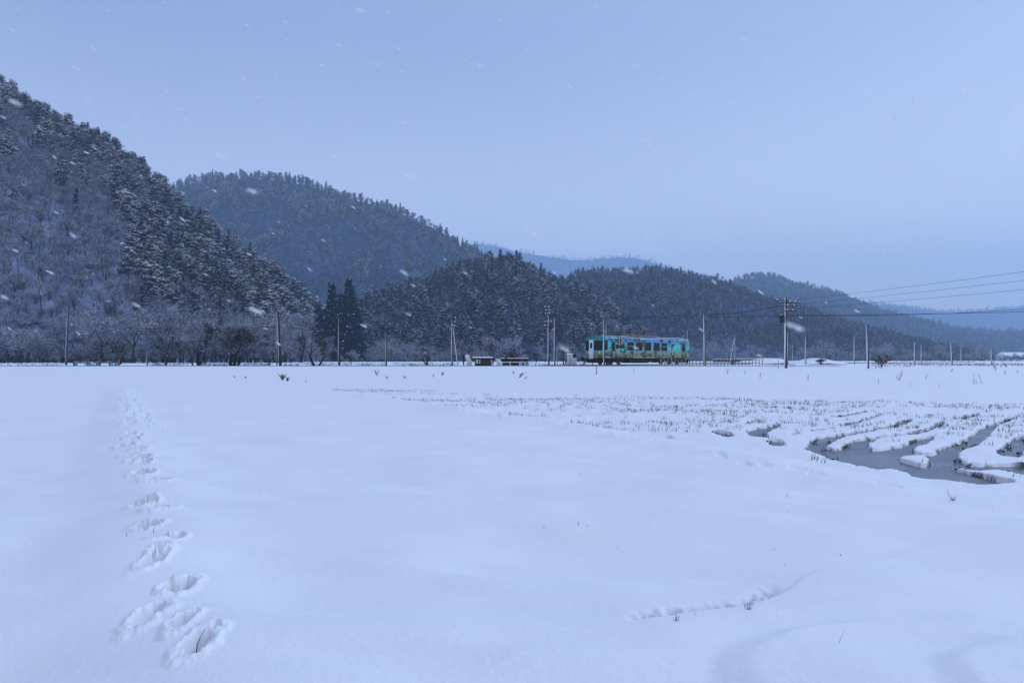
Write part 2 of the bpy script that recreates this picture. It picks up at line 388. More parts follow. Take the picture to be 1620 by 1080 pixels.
_a = g.data.attributes.new('soil', 'FLOAT', 'POINT'); _a.data.foreach_set('value', soil)
_n = M['ground'].node_tree; _p = _n.nodes['Principled BSDF']; _t = _n.nodes.new('ShaderNodeAttribute'); _t.attribute_name = 'soil'; _q = _n.nodes.new('ShaderNodeMix'); _q.data_type = 'RGBA'
_n.links.new(_t.outputs['Fac'], _q.inputs[0]); _q.inputs[6].default_value = (.86, .87, .885, 1); _q.inputs[7].default_value = (.035, .03, .028, 1); _n.links.new(_q.outputs[2], _p.inputs['Base Color'])

# water sheet
wm = M['water']
b = wm.node_tree; p = b.nodes['Principled BSDF']
tcn = b.nodes.new('ShaderNodeTexCoord'); z = b.nodes.new('ShaderNodeTexNoise'); z.inputs['Scale'].default_value = .8; z.inputs['Detail'].default_value = 6
mp = b.nodes.new('ShaderNodeMapping'); mp.inputs['Scale'].default_value = (.7, 1.6, 1); b.links.new(tcn.outputs['Object'], mp.inputs[0]); b.links.new(mp.outputs[0], z.inputs['Vector'])
cr = b.nodes.new('ShaderNodeValToRGB'); cr.color_ramp.elements[0].position = .38; cr.color_ramp.elements[0].color = (.03, .04, .055, 1); cr.color_ramp.elements[1].position = .62; cr.color_ramp.elements[1].color = (.17, .20, .24, 1)
b.links.new(z.outputs[0], cr.inputs[0]); b.links.new(cr.outputs[0], p.inputs['Base Color'])
mr = b.nodes.new('ShaderNodeMapRange'); mr.inputs[1].default_value = .4; mr.inputs[2].default_value = .6; mr.inputs[3].default_value = .18; mr.inputs[4].default_value = .55
b.links.new(z.outputs[0], mr.inputs[0]); b.links.new(mr.outputs[0], p.inputs['Roughness'])
w_ = MB(); w_.add([(1, 6.5, WZ), (24, 6.5, WZ), (24, 34, WZ), (1, 34, WZ)], [[0, 1, 2, 3]])
wo = w_.build('water', M['water']); tag(wo, kind='structure')

# ------------------------------------------------------------------ hills
def hill_mat(name, snow=0.5, scale=.12):
    m = mat(name, (.1, .1, .12), .95, .05); n = m.node_tree; p = n.nodes['Principled BSDF']
    tcn = n.nodes.new('ShaderNodeTexCoord')
    z = n.nodes.new('ShaderNodeTexNoise'); z.inputs['Scale'].default_value = scale; z.inputs['Detail'].default_value = 9; z.inputs['Roughness'].default_value = .75
    n.links.new(tcn.outputs['Object'], z.inputs['Vector'])
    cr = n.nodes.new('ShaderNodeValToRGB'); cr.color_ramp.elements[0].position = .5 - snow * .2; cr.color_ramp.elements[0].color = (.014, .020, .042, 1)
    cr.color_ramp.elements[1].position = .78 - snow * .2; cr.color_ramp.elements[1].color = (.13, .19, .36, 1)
    n.links.new(z.outputs[0], cr.inputs[0]); n.links.new(cr.outputs[0], p.inputs['Base Color'])
    return m
HM = hill_mat('brushy_snow_slope'); HML = hill_mat('frosty_slope', .75)
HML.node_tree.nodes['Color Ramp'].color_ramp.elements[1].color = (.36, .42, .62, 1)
class Hill:
    def __init__(s, pts, Yb, Yc, tree, seed, amp=1.0):
        P = np.array(pts, float); s.px = P[:, 0]; s.py = P[:, 1]
        s.Yb, s.Yc, s.tree, s.seed, s.amp = Yb, Yc, tree, seed, amp     # Yb/Yc: (px list, value list)
    def par(s, px):
        Yb = np.interp(px, *s.Yb); Yc = np.interp(px, *s.Yc)
        py = np.interp(px, s.px, s.py)
        zc = EYE + (HZ - py) / F * Yc - s.tree
        return Yb, Yc, zc
    def z(s, px, v, X=None, Y=None):
        Yb, Yc, zc = s.par(px); zb = .3
        if Y is None: Y = Yb + (Yc - Yb) * v; X = (px - 810) / F * Y
        up = np.clip(v, 0, 1) ** .88
        back = np.clip(v - 1, 0, 1)
        H = (zc - zb)
        spur = fbm(X / 55 + .35 * Y / 55, Y / 90, 4, s.seed) 
        z = zb + H * up * (1 - .9 * back) + s.amp * spur * 7 * np.clip(H / 40, 0, 1) * np.clip(v * 3, 0, 1) * np.clip((1.1 - v) * 2.5, 0.15, 1)
        return np.where(H < 0, zb + H * 1.0 - 2, z)
    def build(s):
        pxs = np.linspace(s.px[0], s.px[-1], 260); vs = np.concatenate([np.linspace(-.02, 1.05, 60), np.linspace(1.1, 2.0, 10)])
        VV, PP = np.meshgrid(vs, pxs, indexing='ij')
        Yb, Yc, zc = s.par(PP); Y = Yb + (Yc - Yb) * VV; X = (PP - 810) / F * Y
        Z = s.z(PP, VV, X, Y); Z = np.where(VV < 0, -2, Z)
        n, m = VV.shape; idx = np.arange(n * m).reshape(n, m)
        Q = np.stack([idx[:-1, :-1], idx[:-1, 1:], idx[1:, 1:], idx[1:, :-1]], -1).reshape(-1, 4)
        o = link('hill', np_mesh('hill', np.stack([X, Y, Z], -1), Q, mats=[HML if s.seed == 1 else HM], smooth=True)); tag(o, kind='structure')
    def sample(s, cell, vmax=1.08, jitter=.9):
        pxs = np.linspace(s.px[0], s.px[-1], 50); Yb, Yc, _ = s.par(pxs)
        Y1 = (Yb + (Yc - Yb) * vmax).max(); Y0 = Yb.min()
        xs = np.concatenate([(pxs - 810) / F * Yb, (pxs - 810) / F * Yc * 1.1])
        gx = np.arange(xs.min(), xs.max(), cell); gy = np.arange(Y0, Y1, cell)
        GX, GY = np.meshgrid(gx, gy); GX = GX.ravel() + rng.uniform(-.5, .5, GX.size) * cell * jitter; GY = GY.ravel() + rng.uniform(-.5, .5, GY.size) * cell * jitter
        px = 810 + F * GX / GY; Yb, Yc, zc = s.par(px); v = (GY - Yb) / (Yc - Yb)
        ok = (px > s.px[0]) & (px < s.px[-1]) & (v > 0.0) & (v < vmax) & (zc > .5)
        GX, GY, px, v = GX[ok], GY[ok], px[ok], v[ok]
        return GX, GY, s.z(px, v, GX, GY), px, v

HILLS = {
 'left': Hill([(-420, -60), (-200, 40), (-60, 105), (0, 128), (40, 150), (100, 185), (180, 222), (240, 272), (290, 318), (350, 362), (400, 402), (440, 428), (480, 462), (520, 500), (550, 540), (590, 566)],
              ([-420, 0, 250, 400, 590], [165, 175, 190, 205, 245]), ([-420, 0, 300, 480, 590], [330, 335, 330, 290, 262]), 8, 1),
 'second': Hill([(60, 420), (160, 360), (240, 305), (290, 280), (330, 272), (400, 272), (440, 274), (500, 284), (560, 305), (640, 326), (690, 350), (740, 385), (800, 420), (870, 470), (950, 530)],
              ([60, 950], [650, 700]), ([60, 500, 950], [1120, 1150, 1000]), 13, 2, 3.0),
 'middle': Hill([(480, 535), (540, 485), (600, 462), (650, 446), (700, 428), (730, 412), (790, 402), (820, 404), (850, 424), (880, 440), (930, 455), (960, 475), (1000, 505), (1050, 545), (1100, 566)],
              ([480, 800, 1100], [265, 290, 320]), ([480, 700, 900, 1100], [340, 440, 420, 350]), 9, 3, 1.4),
 'ridge': Hill([(760, 500), (820, 455), (880, 432), (920, 420), (960, 419), (1040, 414), (1080, 421), (1130, 430), (1180, 452), (1240, 468), (1300, 487), (1380, 512), (1460, 532), (1560, 556)],
              ([760, 1000, 1560], [350, 350, 520]), ([760, 1560], [640, 760]), 8, 4, 1.6),
 'right': Hill([(1060, 470), (1140, 445), (1180, 433), (1215, 430), (1250, 440), (1300, 450), (1350, 470), (1400, 488), (1450, 502), (1500, 513), (1550, 520), (1580, 522), (1620, 520), (1750, 516), (1900, 505), (2200, 520)],
              ([1060, 1400, 2200], [1000, 1100, 1200]), ([1060, 2200], [1950, 1950]), 15, 5, 4),
 'far': Hill([(600, 440), (700, 388), (760, 380), (800, 389), (850, 400), (900, 406), (930, 408), (960, 404), (1000, 402), (1030, 410), (1100, 430), (1200, 455), (1330, 470), (1500, 490), (1800, 470)],
              ([600, 1800], [3500, 3500]), ([600, 1800], [4500, 4500]), 18, 6, 4.0),
}
for h_ in HILLS.values(): h_.build()

# ------------------------------------------------------------------ tree makers (numpy)
def unit(v): return v / (np.linalg.norm(v, axis=-1, keepdims=True) + 1e-9)
def cards(Cn, size, flat=0.0, aspect=.5):
    """little leaf-like triangles at Cn; flat=1 keeps them level"""
    n = len(Cn); a = unit(rng.normal(size=(n, 3)) * np.array([1, 1, 1 - flat * .8])); b = unit(np.cross(a, unit(rng.normal(size=(n, 3)) * np.array([1 - flat * .8, 1 - flat * .8, 1]))))
    s = np.asarray(size)[:, None] if np.ndim(size) else size
    V = np.stack([Cn - a * s * .5 - b * s * aspect * .5, Cn + a * s * .5, Cn - a * s * .3 + b * s * aspect], 1)
    return V.reshape(-1, 3), np.arange(n * 3).reshape(n, 3)
def pad(mb, c, rx, rz, n, ns, size):
    d = unit(rng.normal(size=(n, 3))); P = c + d * np.array([rx, rx, rz]) * rng.uniform(.3, 1, (n, 1)) ** .5
    V, T = cards(P, size * rng.uniform(.6, 1.3, n), .4); mb.add(V, None, T, 0)
    if ns:
        a = rng.uniform(0, 2 * math.pi, ns); r = rx * np.sqrt(rng.uniform(0, 1, ns)) * .95
        P = np.stack([c[0] + r * np.cos(a), c[1] + r * np.sin(a), c[2] + rz * (1.05 - (r / rx) ** 2) + .03 + rng.normal(size=ns) * .02], -1)
        V, T = cards(P, size * .8 * rng.uniform(.4, 1.4, ns), .6, .6); mb.add(V, None, T, 1)
def pine(h=10.0, dens=1.0, snow=1.0):
    tr, cr = MB(), MB(); lean = rng.normal(size=2) * .05 * h
    P = [(lean[0] * t ** 2, lean[1] * t ** 2, h * t * .96) for t in np.linspace(0, 1, 6)]
    tr.tube(P, np.linspace(.016, .004, 6) * h, 5)
    nl = int(17 * dens); 
    for i in range(nl):
        t = .30 + .68 * (i + rng.uniform(0, .8)) / nl; z = h * t; R = h * .27 * (1 - (abs(t - .52) / .64) ** 2.0) * rng.uniform(.6, 1.15)
        for j in range(rng.integers(2, 5)):
            a = rng.uniform(0, 2 * math.pi); q = rng.uniform(.35, 1)
            e = np.array([lean[0] * t * t + R * q * math.cos(a), lean[1] * t * t + R * q * math.sin(a), z + rng.uniform(-.06, .06) * h])
            b0 = np.array([lean[0] * t * t, lean[1] * t * t, z - .03 * h])
            tr.tube([b0, (b0 + e) / 2 + (0, 0, .01 * h), e], [.006 * h, .004 * h, .002 * h], 3, caps=False)
            w = h * rng.uniform(.05, .10)
            pad(cr, e, w, w * .75, int(52 * dens), int(22 * snow * max(0, rng.normal(.9, .7))), h * .028)
            e2 = e * np.array([.6, .6, 1]) + (rng.normal() * .03 * h, rng.normal() * .03 * h, rng.uniform(-.04, .05) * h); pad(cr, e2, w * .8, w * .7, 22, int(7 * snow * max(0, rng.normal(.8, .8))), h * .028)
    return tr, cr
def cedar(h=14.0, dens=1.0, snow=.6, wid=.17):
    tr, cr = MB(), MB()
    tr.tube([(0, 0, h * t) for t in np.linspace(0, .97, 5)], np.linspace(.015, .002, 5) * h, 5)
    nl = int(24 * dens)
    for i in range(nl):
        t = .12 + .88 * i / nl; R = h * wid * (1 - t) ** .8 + .012 * h
        nb = max(3, int(9 * (1 - t) + 3))
        for j in range(nb):
            a = 2 * math.pi * (j + rng.uniform(0, 1)) / nb; q = rng.uniform(.55, 1.08)
            e = np.array([R * q * math.cos(a), R * q * math.sin(a), h * t - R * .25 + rng.uniform(-.012, .012) * h])
            w = h * .045 * (1.15 - t * .6) * rng.uniform(.7, 1.3)
            pad(cr, e, w, w * .55, int(30 * dens), int(9 * snow * rng.uniform(0, 2)), h * .022)
            pad(cr, e * np.array([.45, .45, 1]) + (0, 0, .01 * h), w, w * .6, 6, 0, h * .035)
    return tr, cr
def bare(h=9.0, levels=4, spread=.6, twigs=500, r0=.017, minr=.012, lean=0.0, forks=(3, 5), stems=1, twl=.05, split=2, trl=.30, lenf=(.55, .8)):
    """deciduous winter tree: tapered limbs (trunk mesh) and twigs (crown mesh)"""
    tr, cr = MB(), MB(); tips = []
    def grow(p, d, L, r, lev):
        n = 4; pts = [p]; dd = d.copy()
        for i in range(n):
            dd = unit(dd + rng.normal(size=3) * (.10 + .05 * lev) + np.array([0, 0, .06])); pts.append(pts[-1] + dd * L / n)
        pts = np.array(pts); r1 = max(r * (.62 if lev < levels - 1 else .35), minr * .5)
        (tr if lev < split else cr).tube(pts, np.linspace(r, r1, n + 1), 6 if lev == 0 else (4 if lev < 2 else 3), caps=False)
        if lev >= 2: tips.extend([(pts[2], dd), (pts[3], dd), (pts[4], dd)])
        if lev >= levels: return
        for k in range(rng.integers(*forks)):
            q = rng.uniform(.45, 1.0) if k else 1.0; b0 = pts[min(n, int(round(q * n)))]
            az = rng.uniform(0, 2 * math.pi); side = np.array([math.cos(az), math.sin(az), rng.uniform(-.1, .3)])
            nd = unit(dd * (1 - spread * .6) + side * spread * rng.uniform(.6, 1.2) + np.array([0, 0, .12]))
            grow(b0, nd, L * rng.uniform(*lenf), max(r1 * rng.uniform(.5, .8), minr * .5), lev + 1)
    for s in range(stems):
        az = rng.uniform(0, 6.28) if stems > 1 else 0; o = np.array([math.cos(az), math.sin(az), 0]) * .03 * h * (stems > 1)
        grow(o, unit(np.array([lean + math.cos(az) * .25 * (stems > 1), math.sin(az) * .2 * (stems > 1), 1.0])), h * trl, r0 * h, 0)
    if tips and twigs:
        k = rng.integers(0, len(tips), twigs); P = np.array([tips[i][0] for i in k]); D = np.array([tips[i][1] for i in k])
        D = unit(D * .7 + rng.normal(size=D.shape) * .65 + np.array([0, 0, .15])); L = h * twl * rng.uniform(.5, 1.6, (twigs, 1)); W = unit(np.cross(D, rng.normal(size=D.shape))) * minr * .9
        V = np.stack([P - W * .5, P + W * .5, P + D * L], 1).reshape(-1, 3); cr.add(V, None, np.arange(twigs * 3).reshape(-1, 3))
    # scale so that the drawn height is h
    zt = max(v[:, 2].max() for v in cr.V)
    for mbx in (tr, cr): mbx.V = [v * (h / zt) for v in mbx.V]
    return tr, cr

PM = [M['needle'], M['needle_snow']]
protos = {'pine': [], 'cedar': [], 'bare': [], 'shrub': [], 'dusted': []}
def reg(kind, tr, cr, tm, cm):
    tme = tr.mesh(kind + '_trunk', tm); cme = cr.mesh(kind + '_crown', cm)
    V1, Q1, T1, _, _ = tr.data(); V2, Q2, T2, qm2, tm2 = cr.data(); n = len(V1)
    j = MB(); j.add(V1, Q1, T1, 0)
    jj = np_mesh(kind, np.concatenate([V1, V2]), np.concatenate([x for x in (Q1, None if Q2 is None else Q2 + n) if x is not None]),
                 np.concatenate([x for x in (T1, T2 + n if T2 is not None else None) if x is not None]) if (T1 is not None or T2 is not None) else None, tm + cm,
                 [0] * len(Q1) + [1 + q for q in qm2], ([0] * len(T1) if T1 is not None else []) + [1 + q for q in tm2])
    protos[kind].append((tme, cme, jj))
for i in range(6): reg('pine', *pine(10, rng.uniform(.8, 1.1), [1.6, 1.2, .8, 1.8, .5, 1.0][i]), [M['bark']], PM)
for i in range(4): reg('cedar', *cedar(14, 1, [.5, .9, .3, .7][i], [.16, .2, .15, .22][i]), [M['bark']], PM)
for i in range(7): reg('bare', *bare(9, 4, [.55, .7, .6, .5, .75, .6, .65][i], 1500, .013, .035, stems=[1, 1, 2, 1, 1, 2, 1][i], twl=.06), [M['bark']], [M['frost_twig']])
for i in range(3): reg('shrub', *bare(3, 3, .7, 900, .012, .03, stems=4, twl=.10), [M['bark']], [M['frost_twig']])

for i in range(4): reg('dusted', *bare(9, 4, [.55, .7, .6, .65][i], 1500, .013, .035, stems=[1, 2, 1, 2][i], twl=.06), [M['bark']], [M['dark_twig']])
# instancing sources for the woods that nobody could count
pc = bpy.data.collections.new('tree_sources'); order = []
for kind in ('bare', 'cedar', 'dusted', 'pine', 'shrub'):
    for i, t in enumerate(protos[kind]):
        o = bpy.data.objects.new('%s_%02d' % (kind, i), t[2]); pc.objects.link(o); order.append((kind, i))
oidx = {k: i for i, k in enumerate(sorted(order))}
BASEH = {'pine': 10, 'cedar': 14, 'bare': 9, 'shrub': 3, 'dusted': 9}
def wood(name, label, P, kinds, variants, H, rot, cat='woodland'):
    me = bpy.data.meshes.new(name); me.vertices.add(len(P)); me.vertices.foreach_set('co', np.asarray(P, np.float32).ravel())
    a = me.attributes.new('k', 'INT', 'POINT'); a.data.foreach_set('value', np.array([oidx[(k, int(v))] for k, v in zip(kinds, variants)], np.int32))
    a = me.attributes.new('sc', 'FLOAT', 'POINT'); a.data.foreach_set('value', np.array([h / BASEH[k] for h, k in zip(H, kinds)], np.float32))
    a = me.attributes.new('rz', 'FLOAT', 'POINT'); a.data.foreach_set('value', np.asarray(rot, np.float32))
    me.update(); o = link(name, me); tag(o, label, cat, kind='stuff')
    ng = bpy.data.node_groups.new(name, 'GeometryNodeTree')
    ng.interface.new_socket('Geometry', in_out='INPUT', socket_type='NodeSocketGeometry'); ng.interface.new_socket('Geometry', in_out='OUTPUT', socket_type='NodeSocketGeometry')
    N = ng.nodes; gi = N.new('NodeGroupInput'); go = N.new('NodeGroupOutput'); ip = N.new('GeometryNodeInstanceOnPoints')
    ci = N.new('GeometryNodeCollectionInfo'); ci.inputs['Collection'].default_value = pc; ci.inputs['Separate Children'].default_value = True; ci.inputs['Reset Children'].default_value = True
    def attr(nm, t):
        q = N.new('GeometryNodeInputNamedAttribute'); q.data_type = t; q.inputs['Name'].default_value = nm; return [s for s in q.outputs if s.enabled and s.name == 'Attribute'][0]
    ip.inputs['Pick Instance'].default_value = True
    ng.links.new(gi.outputs[0], ip.inputs['Points']); ng.links.new(ci.outputs[0], ip.inputs['Instance']); ng.links.new(attr('k', 'INT'), ip.inputs['Instance Index'])
    cx = N.new('ShaderNodeCombineXYZ'); ng.links.new(attr('rz', 'FLOAT'), cx.inputs['Z']); ng.links.new(cx.outputs[0], ip.inputs['Rotation'])
    ng.links.new(attr('sc', 'FLOAT'), ip.inputs['Scale']); ng.links.new(ip.outputs[0], go.inputs[0])
    md = o.modifiers.new('scatter', 'NODES'); md.node_group = ng
    return o

# which kind grows where: (fraction of conifers) by hill
def conifer_share(name, px, v, X, Y):
    n = fbm(X / 38, Y / 50, 3, 77)
    if name == 'left':
        py_like = v
        a = sstep(120, 330, px) * sstep(.10, .25, v) * 1.0           # pines down the right flank
        b = sstep(.72, .9, v) * .75                                  # pines on the crest
        c_ = sstep(260, 60, px) * sstep(.75, .3, v) * -.35
        return np.clip(.18 + a * .75 + b + c_ + n * .7, 0.02, .95)
    if name == 'second': return np.clip(.42 + n * 1.2 + .4 * sstep(.7, 1, v), .05, .95)
    if name == 'middle': return np.clip(.82 + n * .9, .25, .98) * sstep(-.05, .10, v)
    if name == 'ridge': return np.clip(.6 + n * 1.3, .05, .98) * sstep(.0, .1, v)
    return np.clip(.55 + n * .9, .1, .95)
HSPEC = {'left': (3.7, 1.0), 'second': (7.4, 1.35), 'middle': (4.6, 1.0), 'ridge': (4.6, .62), 'right': (12, 1.5), 'far': (24, 2.4)}
WL = {'left': 'snow-laden pine and bare woodland covering the steep hill on the left', 'second': 'misty wood on the tall rounded hill behind the left hill',
      'middle': 'dark wood on the low spur just left of the railcar', 'ridge': 'dark blue wood on the ridge behind the railcar',
      'right': 'pale hazy wood on the long hill sloping down to the right', 'far': 'faint wood on the farthest ridge fading into the snowfall'}
near = []
pool = {}
for name, hl in HILLS.items():
    cell, hs = HSPEC[name]
    X, Y, Z, px, v = hl.sample(cell)
    pcn = conifer_share(name, px, v, X, Y); r = rng.uniform(0, 1, len(X))
    con = r < pcn
    ced = con & (rng.uniform(0, 1, len(X)) < (.10 if name == 'left' else .16))
    shr = (~con) & (rng.uniform(0, 1, len(X)) < .35)
    kinds = np.where(ced, 'cedar', np.where(con, 'pine', np.where(shr, 'shrub' if name in ('left', 'middle') else 'dusted', 'bare' if name in ('left', 'middle') else 'dusted')))
    H = np.where(ced, rng.uniform(9, 14, len(X)), np.where(con, rng.uniform(4.5, 13, len(X)) ** 1.0, np.where(shr, rng.uniform(2, 4.5, len(X)), rng.uniform(6, 10.5, len(X))))) * hs
    H = H * (.55 + .45 * sstep(0, .08, v))
    var = np.array([(rng.choice([2, 4, 5, 4]) if (k == 'pine' and name in ('middle', 'ridge', 'right')) else rng.integers(0, len(protos[k]))) for k in kinds]); rot = rng.uniform(0, 6.283, len(X))
    pool[name] = dict(P=np.stack([X, Y, Z - .15], -1), k=kinds, v=var, H=H, r=rot, px=px, vv=v)
    print(name, len(X), 'trees')

# the largest-showing trees become individuals
LAB = {('pine', 0): 'snow-laden pine on the lower flank of the steep left hill', ('pine', 1): 'dark pine at the foot of the low spur left of the railcar',
       ('bare', 0): 'bare frosted tree on the lower flank of the steep left hill', ('bare', 1): 'bare frosted tree at the foot of the low spur left of the railcar',
       ('cedar', 0): 'narrow dark cedar among the pines of the steep left hill', ('cedar', 1): 'narrow dark cedar on the low spur left of the railcar',
       ('shrub', 0): 'low frosted shrub at the foot of the steep left hill', ('shrub', 1): 'low frosted shrub at the foot of the low spur left of the railcar'}
NM = {'pine': 'pine_tree', 'bare': 'bare_tree', 'cedar': 'cedar_tree', 'shrub': 'shrub'}
LIM = {'pine': 290, 'bare': 240, 'cedar': 110, 'shrub': 60}
cand = []
for name in ('left', 'middle'):
    d = pool[name]; Y = d['P'][:, 1]; show = d['H'] / Y
    vis = (d['px'] > 5) & (d['px'] < 1115) & (d['vv'] < (.95 if name == 'left' else .9))
    for i in np.nonzero(vis)[0]: cand.append((d['k'][i], -show[i], name, i))
cand.sort(key=lambda c: c[1])
cnt = {k: 0 for k in LIM}; taken = {n: set() for n in pool}
for k, sh, name, i in cand:
    if cnt[k] >= LIM[k]: continue
    cnt[k] += 1; taken[name].add(int(i)); d = pool[name]
    s = d['H'][i] / BASEH[k]; o = empty(NM[k], tuple(map(float, d['P'][i])), float(d['r'][i])); o.scale = (s, s, s)
    w = 0 if name == 'left' else 1
    tag(o, LAB[(k, w)], {'pine': 'pine tree', 'bare': 'bare tree', 'cedar': 'cedar tree', 'shrub': 'shrub'}[k], '%s on the %s' % ({'pine': 'pines', 'bare': 'bare trees', 'cedar': 'cedars', 'shrub': 'shrubs'}[k], ['left hill', 'low spur'][w]))
    t = protos[k][int(d['v'][i])]
    link('trunk', t[0], o); link('crown', t[1], o)
print('individual trees', cnt)
for name, d in pool.items():
    keep = np.array([i not in taken[name] for i in range(len(d['P']))])
    wood('woodland', WL[name], d['P'][keep], d['k'][keep], d['v'][keep], d['H'][keep], d['r'][keep])
# ------------------------------------------------------------------ objects along the embankment
def at(px, Y): 
    X = (px - 810) / F * Y; return X, Y, gz(X, Y)
def topz(py, Y): return EYE + (HZ - py) / F * Y

# low concrete edge of the road on the bank (one long kerb)
k_ = MB()
for (pa, pb) in [(-60, 420), (424, 902), (905, 1060), (1062, 1330)]:
    n = 24; P = []
    for i in range(n + 1):
        px = pa + (pb - pa) * i / n; Y = 75.6 + max(0, px - 1050) * .012; X = (px - 810) / F * Y; P.append((X, Y))
    P = np.array(P)
    for i in range(n):
        (xa, ya), (xb, yb) = P[i], P[i + 1]; za, zb2 = gz(xa, ya), gz(xb, yb)
        V = [(xa, ya, za - .3), (xb, yb, zb2 - .3), (xb, yb, zb2 + .05), (xa, ya, za + .05), (xa, ya + .25, za - .3), (xb, yb + .25, zb2 - .3), (xb, yb + .25, zb2 + .05), (xa, ya + .25, za + .05)]
        k_.add(V, [[0, 1, 2, 3], [3, 2, 6, 7], [5, 4, 7, 6]])
M['kerb'] = snowy('wet_concrete_kerb', (.06, .06, .07), (0, 0, 1), .4, .7, nscale=.4, namp=.4)
ko = k_.build('kerb', M['kerb']); tag(ko, kind='structure')

# rails and sleepers of the single track (mostly buried)
M['rail'] = mat('rusty_rail', (.09, .06, .05), .6, .3, .3, 3)
TH = math.atan2(.675, .737); TD = np.array([math.cos(TH), math.sin(TH)]); TN = np.array([-TD[1], TD[0]])
TC = np.array([16.39, 87.1]); RZ = 1.02
t_ = empty('railway_track', (TC[0], TC[1], RZ), TH); tag(t_, 'snow-buried single railway track beneath the railcar', 'railway track')
for sgn in (-1, 1):
    r_ = MB(); r_.box(-17, 150, sgn * .53 - .035, sgn * .53 + .035, -.14, 0); r_.build('rail', M['rail'], t_)
r_ = MB()
for i in range(-24, 60): r_.box(i * .7 - .1, i * .7 + .1, -1.0, 1.0, -.28, -.142)
r_.build('sleeper', M['iron'], t_)['kind'] = 'stuff'

# ---------------------------------------------------------------- the railcar
def mural():
    m = bpy.data.materials.new('mural_paint'); m.use_nodes = True; n = m.node_tree; p = n.nodes['Principled BSDF']; p.inputs['Roughness'].default_value = .35
    tcn = n.nodes.new('ShaderNodeTexCoord'); sp = n.nodes.new('ShaderNodeSeparateXYZ'); n.links.new(tcn.outputs['Object'], sp.inputs[0])
    def noise(scale, det, rough=.6, vec=None):
        z = n.nodes.new('ShaderNodeTexNoise'); z.inputs['Scale'].default_value = scale; z.inputs['Detail'].default_value = det; z.inputs['Roughness'].default_value = rough
        n.links.new(vec or tcn.outputs['Object'], z.inputs['Vector']); return z.outputs[0]
    def mth(op, a, b, c=None):
        q = n.nodes.new('ShaderNodeMath'); q.operation = op
        for i, v in enumerate((a, b, c)):
            if v is None: continue
            if isinstance(v, (int, float)): q.inputs[i].default_value = v
            else: n.links.new(v, q.inputs[i])
        return q.outputs[0]
    def ramp(f, els, const=False):
        c = n.nodes.new('ShaderNodeValToRGB'); n.links.new(f, c.inputs[0]); e = c.color_ramp.elements
        if const: c.color_ramp.interpolation = 'CONSTANT'
        while len(e) < len(els): e.new(.5)
        for i, (po, co) in enumerate(els): e[i].position = po; e[i].color = (*co, 1)
        return c.outputs[0]
    def mix(f, a, b):
        q = n.nodes.new('ShaderNodeMix'); q.data_type = 'RGBA'; n.links.new(f, q.inputs[0])
        n.links.new(a, q.inputs[6])
        if isinstance(b, tuple): q.inputs[7].default_value = (*b, 1)
        else: n.links.new(b, q.inputs[7])
        return q.outputs[2]
    # height on the body 0..1, wobbling like painted hills
    hgt = mth('DIVIDE', mth('SUBTRACT', sp.outputs['Z'], .75), 2.75)
    hw = mth('MULTIPLY_ADD', noise(.55, 5), .55, mth('SUBTRACT', hgt, .275))
    base = ramp(hw, [(0.0, (.10, .085, .05)), (.16, (.16, .14, .07)), (.28, (.22, .30, .20)), (.36, (.03, .50, .42)), (.55, (.03, .60, .68)), (.68, (.0, .30, .62)), (.9, (.003, .21, .62))])
    blot = mth('GREATER_THAN', noise(1.3, 4, .62), .535); base = mix(blot, base, (.01, .02, .02))
    bl2 = n.nodes.new('ShaderNodeMapping'); bl2.inputs['Location'].default_value = (7, 3, 2); bl2.inputs['Scale'].default_value = (.7, 1, 2.2); n.links.new(tcn.outputs['Object'], bl2.inputs[0])
    blt = mth('GREATER_THAN', noise(1.6, 5, .62, bl2.outputs[0]), .56); base = mix(blt, base, (.22, .33, .17))
    bl3 = n.nodes.new('ShaderNodeMapping'); bl3.inputs['Location'].default_value = (17, 9, 5); n.links.new(tcn.outputs['Object'], bl3.inputs[0])
    bl = mth('MULTIPLY', mth('GREATER_THAN', noise(3.5, 3, .5, bl3.outputs[0]), .66), mth('LESS_THAN', hgt, .5)); base = mix(bl, base, (.50, .22, .15))
    n.links.new(base, p.inputs['Base Color']); return m
M['mural'] = mural()
M['glass'] = mat('dark_window_glass', (.008, .010, .014), .15, .2)
M['black'] = mat('underframe_black', (.018, .017, .018), .8, .2, .4, 3)
M['green'] = mat('green_paint', (.03, .22, .08), .4, .4, .25, 2)
M['roofm'] = snowy('railcar_roof', (.16, .17, .15), (0, 0, 1), .75, 1.0, nscale=1.2, namp=.9)
M['brownr'] = snowy('brown_roof_unit', (.22, .16, .12), (0, 0, 1), .4, .8, nscale=2, namp=.9)
M['doorw'] = mat('pale_door', (.62, .74, .80), .4, .4, .1, 3)
M['frame'] = mat('aluminium_frame', (.25, .27, .28), .35, .5)
M['lampw'] = mat('lamp_lens', (.8, .75, .6), .15, .6)
M['lampr'] = mat('orange_lens', (.6, .12, .03), .2, .6)
M['wheel'] = mat('wheel_steel', (.05, .045, .045), .6, .4)

